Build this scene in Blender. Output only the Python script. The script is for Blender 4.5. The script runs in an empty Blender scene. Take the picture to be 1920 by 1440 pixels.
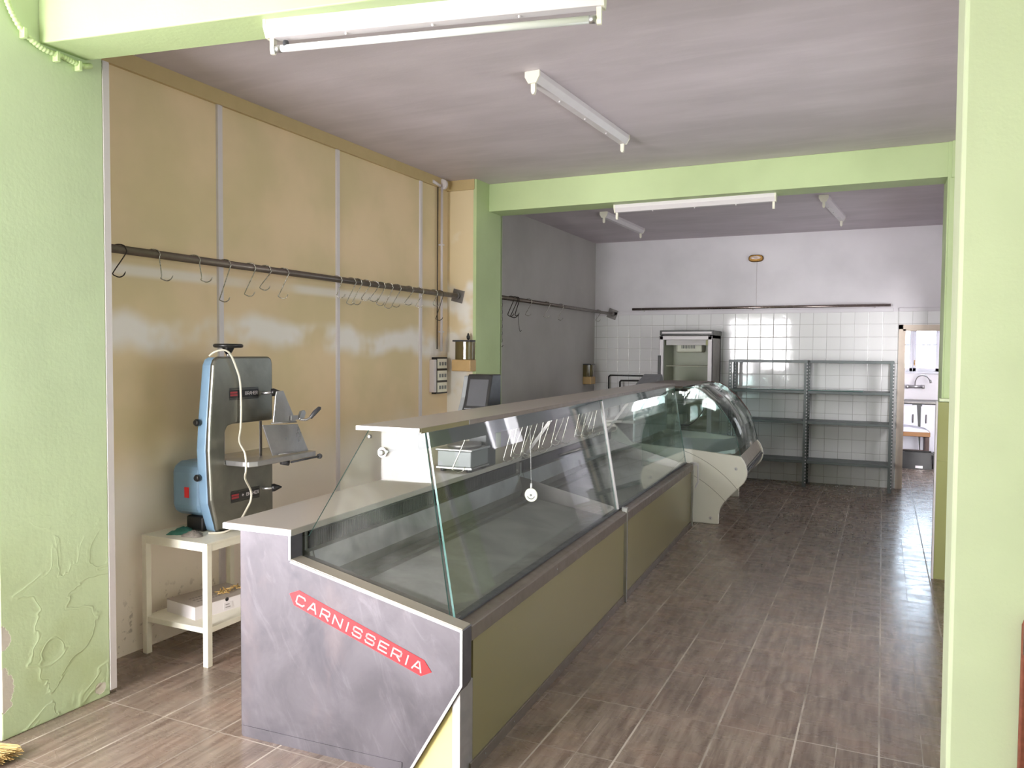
import bpy, bmesh, math, random
from mathutils import Vector, Matrix
random.seed(7)
C = bpy.context.scene.collection
scn = bpy.context.scene
R = math.radians

# ------------------------------------------------------------------ camera
H = 1.58
def cam_matrix(yaw, pit, rol):
    fwd = Vector((-math.sin(yaw)*math.cos(pit), math.cos(yaw)*math.cos(pit), -math.sin(pit)))
    right = Vector((math.cos(yaw), math.sin(yaw), 0)); up = right.cross(fwd)
    r2 = math.cos(rol)*right + math.sin(rol)*up
    u2 = -math.sin(rol)*right + math.cos(rol)*up
    return Matrix(((r2.x, u2.x, -fwd.x, 0), (r2.y, u2.y, -fwd.y, 0), (r2.z, u2.z, -fwd.z, H), (0, 0, 0, 1)))
cd = bpy.data.cameras.new('camera'); cam = bpy.data.objects.new('camera', cd); C.objects.link(cam)
cd.sensor_fit = 'HORIZONTAL'; cd.sensor_width = 36; cd.lens = 1489.7/1920*36
cd.clip_start = .05
cam.matrix_world = cam_matrix(R(25.009), R(2.309), R(.4126))
scn.camera = cam

# ------------------------------------------------------------------ view and daylight
vs = scn.view_settings
vs.view_transform = 'Standard'; vs.look = 'None'; vs.gamma = 1; vs.use_curve_mapping = False
vs.exposure = 0.64
scn.cycles.max_bounces = 12; scn.cycles.diffuse_bounces = 7; scn.cycles.glossy_bounces = 6
scn.cycles.transparent_max_bounces = 24; scn.cycles.transmission_bounces = 8
scn.cycles.use_denoising = True
scn.cycles.sample_clamp_indirect = 8
BASE_SKY = 4.0      # open sky and street seen through the shop front
STREET = 36        # sunlit street and facades opposite, straight out of the shop front
BACK_SKY = 20.0      # daylight behind the kitchen window
world = bpy.data.worlds.new('daylight'); scn.world = world; world.use_nodes = True
nt = world.node_tree; nt.nodes.clear()
def _n(t, **k):
    n = nt.nodes.new(t)
    for a, b in k.items(): setattr(n, a, b)
    return n
tc = _n('ShaderNodeTexCoord'); out = _n('ShaderNodeOutputWorld'); bg = _n('ShaderNodeBackground')
def lobe(axis, power, strength):
    d = _n('ShaderNodeVectorMath', operation='DOT_PRODUCT'); nt.links.new(tc.outputs['Generated'], d.inputs[0])
    d.inputs[1].default_value = Vector(axis).normalized()
    m = _n('ShaderNodeMath', operation='MAXIMUM'); nt.links.new(d.outputs['Value'], m.inputs[0]); m.inputs[1].default_value = 0
    p = _n('ShaderNodeMath', operation='POWER'); nt.links.new(m.outputs[0], p.inputs[0]); p.inputs[1].default_value = power
    s = _n('ShaderNodeMath', operation='MULTIPLY'); nt.links.new(p.outputs[0], s.inputs[0]); s.inputs[1].default_value = strength
    return s
def colored(fac, col):
    v = _n('ShaderNodeVectorMath', operation='SCALE'); v.inputs[0].default_value = col; nt.links.new(fac.outputs[0], v.inputs['Scale']); return v
a1 = colored(lobe((-.12, -1, .09), 6, STREET), (1.0, .97, .985))
a2 = colored(lobe((.1, 1, .15), 6, BACK_SKY), (.62, .79, 1.0))
ad = _n('ShaderNodeVectorMath', operation='ADD'); nt.links.new(a1.outputs[0], ad.inputs[0]); nt.links.new(a2.outputs[0], ad.inputs[1])
ad2 = _n('ShaderNodeVectorMath', operation='ADD'); nt.links.new(ad.outputs[0], ad2.inputs[0]); ad2.inputs[1].default_value = (BASE_SKY*.95, BASE_SKY*.98, BASE_SKY*1.0)
nt.links.new(ad2.outputs[0], bg.inputs['Color']); nt.links.new(bg.outputs[0], out.inputs[0])

# light portals: they emit nothing, they only tell the sampler where the daylight comes in
def portal(loc, rot, sx, sy):
    l = bpy.data.lights.new('daylight_portal', 'AREA'); l.shape = 'RECTANGLE'; l.size = sx; l.size_y = sy; l.cycles.is_portal = True
    o = bpy.data.objects.new('daylight_portal', l); C.objects.link(o); o.location = loc; o.rotation_euler = rot; return o
portal((-3.07, -1.25, 1.42), (R(90), 0, 0), 1.8, 2.1)               # unseen shop front, facing into the room
portal((.68, 4.3, 1.62), (R(90), 0, R(90)), 1.6, 1.25)              # added side window
portal((.68, 8.8, 1.7), (R(90), 0, R(90)), 1.0, .9)                 # added small rear opening
portal((.66, 13.55, 1.65), (R(-90), 0, 0), .92, .65)               # kitchen window
portal((-4.65, .25, 1.4), (R(90), 0, R(-90)), 3.1, 1.8)             # open left side of the added entrance

# ------------------------------------------------------------------ materials
def lin(c):
    return tuple((x/255/12.92 if x/255 <= .04045 else ((x/255+.055)/1.055)**2.4) for x in c) + (1,)
class NB:
    """small node builder"""
    def __init__(s, name):
        s.m = bpy.data.materials.new(name); s.m.use_nodes = True
        s.t = s.m.node_tree; s.p = s.t.nodes['Principled BSDF']; s.o = s.t.nodes['Material Output']; s._c = None
    def n(s, t, **k):
        x = s.t.nodes.new(t)
        for a, b in k.items(): setattr(x, a, b)
        return x
    def put(s, sock, v):
        if hasattr(v, 'links') or isinstance(v, bpy.types.NodeSocket): s.t.links.new(v, sock)
        else: sock.default_value = v
    def co(s):
        if s._c is None: s._c = s.n('ShaderNodeNewGeometry').outputs['Position']
        return s._c
    def xyz(s):
        x = s.n('ShaderNodeSeparateXYZ'); s.put(x.inputs[0], s.co()); return x.outputs
    def math(s, op, a, b=0, c=None, clamp=False):
        x = s.n('ShaderNodeMath', operation=op); x.use_clamp = clamp
        s.put(x.inputs[0], a); s.put(x.inputs[1], b)
        if c is not None: s.put(x.inputs[2], c)
        return x.outputs[0]
    def comb(s, a, b, c):
        x = s.n('ShaderNodeCombineXYZ')
        for i, v in enumerate((a, b, c)): s.put(x.inputs[i], v)
        return x.outputs[0]
    def vmul(s, v, k):
        x = s.n('ShaderNodeVectorMath', operation='MULTIPLY'); s.put(x.inputs[0], v); x.inputs[1].default_value = k; return x.outputs[0]
    def noise(s, scale=5, detail=4, rough=.55, vec=None, stretch=None, dist=0):
        v = vec if vec is not None else s.co()
        if stretch: v = s.vmul(v, stretch)
        x = s.n('ShaderNodeTexNoise'); s.put(x.inputs['Vector'], v)
        x.inputs['Scale'].default_value = scale; x.inputs['Detail'].default_value = detail; x.inputs['Roughness'].default_value = rough
        x.inputs['Distortion'].default_value = dist
        return x.outputs['Fac']
    def ramp(s, f, lo, hi, a=0., b=1.):
        x = s.n('ShaderNodeMapRange'); s.put(x.inputs[0], f)
        for i, v in zip((1, 2, 3, 4), (lo, hi, a, b)): x.inputs[i].default_value = v
        x.interpolation_type = 'SMOOTHSTEP'; return x.outputs[0]
    def mix(s, f, a, b, mode='MIX'):
        x = s.n('ShaderNodeMix', data_type='RGBA', blend_type=mode)
        s.put(x.inputs['Factor'], f); s.put(x.inputs[6], a); s.put(x.inputs[7], b); return x.outputs[2]
    def bump(s, h, strength=.3, dist=.01):
        x = s.n('ShaderNodeBump'); s.put(x.inputs['Height'], h); x.inputs['Strength'].default_value = strength
        x.inputs['Distance'].default_value = dist; s.t.links.new(x.outputs[0], s.p.inputs['Normal']); return x
    def set(s, col=None, rough=None, metal=None, spec=None, **k):
        if col is not None: s.put(s.p.inputs['Base Color'], col)
        if rough is not None: s.put(s.p.inputs['Roughness'], rough)
        if metal is not None: s.put(s.p.inputs['Metallic'], metal)
        if spec is not None: s.put(s.p.inputs['Specular IOR Level'], spec)
        for a, b in k.items(): s.put(s.p.inputs[a], b)
        return s
def plain(name, rgb, rough=.5, metal=0, var=.08, scale=12, bump=0, bscale=60, spec=.5):
    b = NB(name); c = lin(rgb); d = tuple(x*(1-var*2.2) for x in c[:3]) + (1,); e = tuple(min(1, x*(1+var)) for x in c[:3]) + (1,)
    if var == 0: b.set(c, rough, metal, spec); return b.m
    f = b.noise(scale, 5); b.set(b.mix(f, d, e), b.ramp(b.noise(scale*1.7, 3), .2, .8, max(.03, rough-.06), min(1, rough+.08)), metal, spec)
    if bump: b.bump(b.noise(bscale, 4), bump, .004)
    return b.m
M = {}
def paint_wall(name, rgb, peel=False):
    b = NB(name); c = lin(rgb); x, y, z = b.xyz()
    f = b.noise(1.3, 4); g = b.noise(55, 3, .6); brush = b.noise(9, 5, .6, stretch=(1, 1, .25))
    d = tuple(v*.86 for v in c[:3]) + (1,)
    col = b.mix(b.ramp(f, .3, .75), c, d)
    h = b.math('MULTIPLY_ADD', brush, .5, b.math('MULTIPLY', g, .25))
    if peel:
        low = b.ramp(z, .15, 1.05, 1, 0)
        n1 = b.noise(4.2, 3, .5, dist=.8); blister = b.ramp(n1, .5, .6)
        edge = b.ramp(b.math('ABSOLUTE', b.math('SUBTRACT', n1, .56)), 0, .022, 1, 0)
        h = b.math('ADD', h, b.math('MULTIPLY', low, b.math('ADD', b.math('MULTIPLY', blister, 1.2), b.math('MULTIPLY', edge, .6))))
        # exposed plaster where flakes fell off, low on the front corner
        bare = None
        for (cx, cy, cz, rx, rz) in ((-3.17, 1.985, .42, .035, .05), (-3.17, 1.99, .2, .04, .09), (-3.17, 2.42, .05, .03, .03)):
            dx = b.math('DIVIDE', b.math('SUBTRACT', y, cy), rx); dz = b.math('DIVIDE', b.math('SUBTRACT', z, cz), rz)
            r = b.math('ADD', b.math('MULTIPLY', dx, dx), b.math('MULTIPLY', dz, dz))
            r = b.math('ADD', r, b.math('MULTIPLY', b.math('SUBTRACT', b.noise(22, 4), .5), 2.2))
            mk = b.ramp(r, .75, .9, 1, 0)
            bare = mk if bare is None else b.math('MAXIMUM', bare, mk)
        col = b.mix(bare, col, lin((214, 205, 196)))
        damp = b.math('MULTIPLY', low, b.ramp(b.noise(2.2, 4), .45, .7))
        col = b.mix(b.math('MULTIPLY', damp, .35), col, lin((170, 178, 110)))
        h = b.math('SUBTRACT', h, b.math('MULTIPLY', bare, .8))
    b.set(col, b.ramp(f, .2, .8, .42, .6), 0, .4); b.bump(h, .38, .008)
    return b.m
M['green'] = paint_wall('light_green_paint', (190, 208, 156))
M['green_peel'] = paint_wall('peeling_green_paint', (210, 227, 186), True)
M['green_lit'] = paint_wall('lit_green_paint', (220, 229, 194))  # the same green paint, lightened to stand for strong daylight on the pier
def mat_ceiling():
    b = NB('ceiling_paint'); f = b.noise(1.2, 4, stretch=(1, 2.2, 1)); st = b.noise(3, 6, .6, stretch=(.5, 3.2, 1), dist=.4)
    col = b.mix(b.ramp(f, .25, .75), lin((206, 196, 202)), lin((190, 181, 186)))
    col = b.mix(b.math('MULTIPLY', b.ramp(st, .45, .7), .3), col, lin((216, 206, 212)))
    b.set(col, .6, 0, .35); b.bump(b.math('ADD', b.math('MULTIPLY', st, .9), b.math('MULTIPLY', b.noise(60, 3), .2)), .25, .01); return b.m
M['ceiling'] = mat_ceiling()
def mat_tan():
    b = NB('tan_wall_paint'); x, y, z = b.xyz()
    base = b.mix(b.ramp(b.noise(1.4, 4, .5), .35, .65), lin((230, 206, 170)), lin((214, 196, 156)))
    wob = b.math('ADD', z, b.math('MULTIPLY', b.math('SUBTRACT', b.noise(1.7, 3, .45, stretch=(1, 1, .6)), .5), .36))
    def band(c, w, s=.05):
        dd = b.math('ABSOLUTE', b.math('SUBTRACT', wob, c)); return b.ramp(dd, w, w+s, 1, 0)
    patch = b.math('MULTIPLY', band(1.655, .03, .10), b.ramp(b.noise(2.1, 3), .34, .52))
    rail = b.math('MULTIPLY', b.ramp(b.math('ABSOLUTE', b.math('SUBTRACT', z, 1.985)), .01, .045, 1, 0), b.ramp(b.noise(1.3, 2), .3, .5, .2, .75))
    lowm = b.ramp(wob, .75, 1.15, 1, 0)
    m_ = b.math('MAXIMUM', b.math('MAXIMUM', patch, rail), b.math('MULTIPLY', lowm, .75))
    col = b.mix(b.math('MULTIPLY', m_, .85), base, lin((240, 236, 234)))
    # scuffs near the floor
    sc = b.math('MULTIPLY', b.ramp(z, .12, .4, 1, 0), b.ramp(b.noise(25, 4), .58, .66))
    col = b.mix(b.math('MULTIPLY', sc, .5), col, lin((110, 95, 80)))
    b.set(col, .72, 0, .25); b.bump(b.noise(40, 3), .1, .004); return b.m
M['tan'] = mat_tan()
def mat_pier():
    b = NB('glossy_cream_pier_paint'); x, y, z = b.xyz()
    f = b.ramp(b.math('ADD', b.noise(2.6, 3, .5), b.ramp(z, 1.2, 2.6, .16, -.16)), .42, .58)
    col = b.mix(f, lin((226, 208, 172)), lin((240, 236, 230)))
    b.set(col, .22, 0, .5); b.bump(b.noise(6, 3), .12, .01); return b.m
M['pier'] = mat_pier()
M['rear_wall'] = paint_wall('grey_white_wall_paint', (184, 180, 176))
M['back_wall'] = paint_wall('cool_white_wall_paint', (230, 226, 231))
M['trim'] = plain('lilac_white_trim', (214, 206, 208), .5, 0, .04)
M['cornice'] = plain('tan_cornice_paint', (194, 172, 126), .5, 0, .05)
def mat_tiles(name='white_wall_tiles', x0=-1.558, z0=1.943, p=.155, col1=(238, 237, 238), grout=(176, 172, 170), g=.012):
    b = NB(name); x, y, z = b.xyz()
    fx = b.math('FRACT', b.math('DIVIDE', b.math('SUBTRACT', x, x0), p)); fz = b.math('FRACT', b.math('DIVIDE', b.math('SUBTRACT', z, z0), p))
    ex = b.math('ABSOLUTE', b.math('SUBTRACT', fx, .5)); ez = b.math('ABSOLUTE', b.math('SUBTRACT', fz, .5))
    e = b.math('MAXIMUM', ex, ez); m_ = b.ramp(e, .5-g*1.4, .5-g*.6)
    pillow = b.ramp(e, .455, .492, 1, 0)
    ix = b.math('FLOOR', b.math('DIVIDE', b.math('SUBTRACT', x, x0), p)); iz = b.math('FLOOR', b.math('DIVIDE', b.math('SUBTRACT', z, z0), p))
    wn = b.n('ShaderNodeTexWhiteNoise'); b.put(wn.inputs['Vector'], b.comb(ix, iz, 0)); sep = b.n('ShaderNodeSeparateXYZ'); b.put(sep.inputs[0], wn.outputs['Color'])
    tilt = b.math('ADD', b.math('MULTIPLY', fx, b.math('SUBTRACT', sep.outputs[0], .5)), b.math('MULTIPLY', fz, b.math('SUBTRACT', sep.outputs[1], .5)))
    h = b.math('ADD', pillow, b.math('MULTIPLY', tilt, .18)); h = b.math('ADD', h, b.math('MULTIPLY', b.noise(7, 2), .5))
    c = b.mix(b.math('MULTIPLY', sep.outputs[2], .5), lin(col1), tuple(v*.93 for v in lin(col1)[:3]) + (1,))
    b.set(b.mix(m_, c, lin(grout)), b.math('MULTIPLY_ADD', m_, .5, .06), 0, .5); b.bump(h, .35, .0035); return b.m
M['tiles'] = mat_tiles()
def mat_floor():
    b = NB('wood_look_floor_tiles'); x, y, z = b.xyz(); px, py = .155, .487
    ux = b.math('DIVIDE', b.math('SUBTRACT', x, .022), px); uy = b.math('DIVIDE', b.math('SUBTRACT', y, 3.39), py)
    ex = b.math('ABSOLUTE', b.math('SUBTRACT', b.math('FRACT', ux), .5)); ey = b.math('ABSOLUTE', b.math('SUBTRACT', b.math('FRACT', uy), .5))
    u2 = b.math('DIVIDE', ux, 2); e2 = b.math('ABSOLUTE', b.math('SUBTRACT', b.math('FRACT', u2), .5))
    strong = b.ramp(e2, .5-.015, .5-.009); weak = b.ramp(ex, .5-.016, .5-.009)
    cross = b.ramp(ey, .5-.0075, .5-.004)
    ix = b.math('FLOOR', ux); iy = b.math('FLOOR', uy)
    wn = b.n('ShaderNodeTexWhiteNoise'); b.put(wn.inputs['Vector'], b.comb(ix, iy, 0)); rnd = wn.outputs['Value']
    wn2 = b.n('ShaderNodeTexWhiteNoise'); b.put(wn2.inputs['Vector'], b.comb(b.math('FLOOR', u2), iy, 3)); rnd2 = wn2.outputs['Value']
    vec = b.comb(b.math('MULTIPLY_ADD', x, 38, b.math('MULTIPLY', rnd, 40)), b.math('MULTIPLY', y, 3.2), b.math('MULTIPLY', rnd, 17))
    grain = b.noise(1, 6, .65, vec=vec); blot = b.noise(4.5, 4, .6, dist=.3)
    c = b.mix(b.ramp(grain, .3, .72), lin((104, 88, 78)), lin((153, 137, 124)))
    c = b.mix(b.math('MULTIPLY', b.ramp(blot, .40, .75), .32), c, lin((158, 126, 110)))
    c = b.mix(b.math('MULTIPLY', rnd2, .22), c, lin((92, 80, 74)))
    c = b.mix(b.math('MULTIPLY', b.ramp(b.noise(.9, 3), .5, .75), .25), c, lin((98, 86, 76)))
    gr = b.mix(b.ramp(b.noise(1.7, 3), .4, .6), lin((196, 184, 172)), lin((140, 128, 118)))
    lines = b.math('MAXIMUM', b.math('MULTIPLY', strong, .85), b.math('MAXIMUM', b.math('MULTIPLY', weak, b.ramp(b.noise(2.2, 3), .47, .6, .1, .6)), b.math('MULTIPLY', cross, b.ramp(b.noise(1.9, 3), .4, .6, .3, .8))))
    c = b.mix(lines, c, gr)
    # flecks of plaster dust
    fl = b.ramp(b.noise(38, 2, .5), .76, .79); c = b.mix(b.math('MULTIPLY', fl, .7), c, lin((205, 198, 190)))
    rg = b.math('ADD', b.ramp(b.noise(6, 5, .65, stretch=(1, 2.2, 1), dist=.6), .3, .7, .20, .34), b.math('MULTIPLY', lines, .3))
    b.set(c, rg, 0, .5)
    h = b.math('ADD', b.math('MULTIPLY', grain, .25), b.math('SUBTRACT', b.math('MULTIPLY', b.noise(14, 3, .5, stretch=(.6, 2.5, 1)), .9), lines))
    b.bump(h, .14, .003); return b.m
M['floor'] = mat_floor()
def mat_steel(name, rgb=(176, 174, 178), rough=.38, metal=.85, smear=1.):
    b = NB(name); n1 = b.noise(3.2, 5, .6, dist=.6); fine = b.noise(90, 2, .5, stretch=(1, 1, .06))
    rx, ry, rz = b.xyz(); st = b.noise(1, 5, .62, vec=b.comb(b.math('MULTIPLY', b.math('ADD', rx, b.math('MULTIPLY', rz, .45)), 14), b.math('MULTIPLY', ry, 8), b.math('MULTIPLY', b.math('SUBTRACT', rz, b.math('MULTIPLY', rx, .45)), 4)), dist=1.0)
    c = b.mix(b.ramp(n1, .3, .7), lin(rgb), tuple(v*.72 for v in lin(rgb)[:3]) + (1,))
    c = b.mix(b.math('MULTIPLY', b.ramp(st, .5, .78), .22*smear), c, lin(tuple(min(255, v*1.4) for v in rgb)))
    c = b.mix(b.math('MULTIPLY', b.ramp(b.noise(2.4, 4, .6, dist=.8), .5, .72), .5*smear), c, lin(tuple(v*.62 for v in (rgb[0], rgb[1]+2, rgb[2]+8))))
    c = b.mix(b.math('MULTIPLY', b.ramp(b.noise(5, 4, .6, stretch=(1, 1, .5)), .52, .7), .25*smear), c, lin((128, 112, 112)))
    b.set(c, b.math('ADD', b.ramp(n1, .2, .8, rough-.08, rough+.12), b.math('MULTIPLY', fine, .06)), metal, .5)
    b.bump(b.math('ADD', b.math('MULTIPLY', fine, .15), b.noise(2.5, 3)), .08, .01); return b.m
M['steel'] = mat_steel('brushed_steel', (106, 101, 107), .42, .7, 1.)
M['steel_dark'] = mat_steel('dull_steel', (140, 136, 134), .42, .8, .4)
M['alu'] = mat_steel('bright_aluminium', (205, 203, 204), .3, .9, .3)
M['rail'] = plain('brownish_steel_rail', (118, 108, 100), .4, .75, .15, 20)
M['rail_bright'] = plain('polished_rail', (150, 138, 132), .22, .95, .06, 20)
M['hook'] = plain('steel_hook', (172, 168, 160), .25, .95, .1, 40)
M['hook_dark'] = plain('dark_iron_hook', (78, 70, 64), .45, .7, .2, 40)
M['stone'] = plain('grey_beige_worktop', (166, 157, 151), .3, 0, 0)
M['olive'] = plain('olive_laminate', (130, 120, 88), .24, 0, 0)
M['frame'] = plain('brown_grey_anodised_frame', (128, 116, 108), .42, .5, .1, 12)
M['cream_panel'] = plain('cream_yellow_panel', (226, 210, 146), .5, 0, .06, 5)
M['red'] = plain('red_sticker', (232, 40, 48), .45, 0, .02)
M['letter'] = plain('silver_pink_lettering', (222, 158, 160), .4, .2, .05)
M['white_metal'] = plain('cream_white_enamel', (232, 228, 212), .4, 0, .05, 15)
M['white'] = plain('white_enamel', (218, 212, 215), .4, 0, .03)
M['tube'] = plain('white_glass_tube', (244, 244, 244), .15, 0, .01)
M['black'] = plain('black_plastic', (26, 25, 26), .35, 0, .1)
M['darkgrey'] = plain('dark_grey_plastic', (66, 66, 70), .4, 0, .08)
M['midgrey'] = plain('mid_grey_metal', (128, 130, 132), .4, .3, .06)
M['shelfgrey'] = plain('grey_shelving_steel', (104, 110, 110), .45, .3, .08)
M['blue'] = plain('blue_saw_paint', (128, 160, 188), .4, 0, .1, 9)
M['saw_steel'] = mat_steel('saw_steel', (128, 127, 118), .34, .85, .25)
M['cream'] = plain('cream_case_plastic', (246, 240, 230), .42, 0, .02)
M['bumper'] = plain('grey_bumper', (120, 118, 112), .45, 0, .05)
M['fascia'] = plain('beige_metal_fascia', (170, 160, 148), .38, .3, .04)
M['inner'] = plain('pale_liner', (222, 228, 230), .35, .2, .04)
M['dark_inner'] = plain('dark_well_liner', (120, 118, 112), .4, .2, .12)
M['deck'] = mat_steel('display_deck_steel', (152, 152, 149), .4, .25, .3)
M['wood'] = plain('pale_wood', (206, 172, 120), .5, 0, .1)
M['wood_dark'] = plain('dark_red_wood', (62, 34, 26), .5, 0, .15)
M['wood_mid'] = plain('orange_brown_wood', (150, 104, 58), .5, 0, .12)
M['brass'] = plain('aged_brass', (126, 94, 48), .3, .85, .12)
M['kitchen_white'] = plain('bluish_white_laminate', (214, 214, 224), .4, 0, .03)
M['cloth'] = plain('teal_cloth', (70, 132, 118), .8, 0, .25, 40)
M['cloth_grey'] = plain('crumpled_grey_rag', (140, 132, 124), .8, 0, .3, 60)
M['rust'] = plain('rusty_red_brown_metal', (150, 84, 66), .6, .2, .3, 45, .4, 90)
M['rust_grey'] = plain('worn_grey_iron', (124, 104, 100), .5, .5, .2, 45, .3, 90)
M['straw'] = plain('broom_straw', (206, 172, 108), .7, 0, .3, 70)
M['cable'] = plain('cream_cable', (212, 206, 190), .5, 0, .04)
M['hose'] = plain('pale_green_hose', (206, 226, 168), .45, 0, .03)
M['tile_green'] = plain('olive_green_tile', (158, 160, 106), .15, 0, .02, 2)
M['gasket'] = plain('yellowed_gasket', (190, 186, 130), .5, 0, .05)
M['carton'] = plain('white_carton', (226, 220, 222), .6, 0, .03)
M['carton_top'] = plain('grey_carton_lid', (176, 166, 158), .7, 0, .05)  # lid coloured darker and greyer than the box sides
M['print'] = plain('grey_print', (128, 122, 120), .6, 0, .03)
M['terracotta'] = plain('terracotta', (206, 160, 142), .8, 0, .08)
M['label_red'] = plain('dark_red_print', (150, 40, 48), .5, 0, .03)
def mat_glass(name, tint, rough=.02, base=.04, dirt_sheen=.0):
    b = NB(name); t = b.t
    tr = b.n('ShaderNodeBsdfTransparent'); tr.inputs[0].default_value = tint + (1,)
    gl = b.n('ShaderNodeBsdfGlossy'); gl.inputs['Roughness'].default_value = rough; gl.inputs['Color'].default_value = (1, 1, 1, 1)
    lw = b.n('ShaderNodeLayerWeight'); lw.inputs['Blend'].default_value = .5
    fr = b.math('MULTIPLY_ADD', b.math('POWER', lw.outputs['Facing'], 5), 1-base, base)
    mx = b.n('ShaderNodeMixShader'); t.links.new(fr, mx.inputs[0]); t.links.new(tr.outputs[0], mx.inputs[1]); t.links.new(gl.outputs[0], mx.inputs[2])
    last = mx.outputs[0]
    if dirt_sheen:
        df = b.n('ShaderNodeBsdfDiffuse'); df.inputs[0].default_value = (.75, .75, .72, 1)
        m2 = b.n('ShaderNodeMixShader'); f = b.math('MULTIPLY', b.ramp(b.noise(3.5, 5, .65, dist=.5), .4, .75), dirt_sheen)
        t.links.new(f, m2.inputs[0]); t.links.new(last, m2.inputs[1]); t.links.new(df.outputs[0], m2.inputs[2]); last = m2.outputs[0]
    t.links.new(last, b.o.inputs[0]); return b.m
M['glass'] = mat_glass('clear_pane_glass', (.95, .975, .96), dirt_sheen=.015)
M['glass_dark'] = mat_glass('greenish_side_glass', (.86, .91, .905), dirt_sheen=.05)
M['glass_curve'] = mat_glass('grey_sheen_curved_glass', (.60, .62, .60), dirt_sheen=.45)  # grey tint and diffuse veil stand in for the room's reflection
M['glass_edge'] = plain('green_glass_edge', (74, 112, 108), .15, 0, .05)
M['clear'] = mat_glass('thin_clear_glass', (.97, .98, .975), base=.012, dirt_sheen=.03)
M['amber'] = plain('olive_brown_plastic', (104, 92, 58), .12, 0, .05)
M['fridge_liner'] = plain('greenish_fridge_liner', (172, 174, 156), .4, 0, .04)
M['fridge_side'] = plain('grey_fridge_side', (132, 126, 120), .45, 0, .04)

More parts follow.
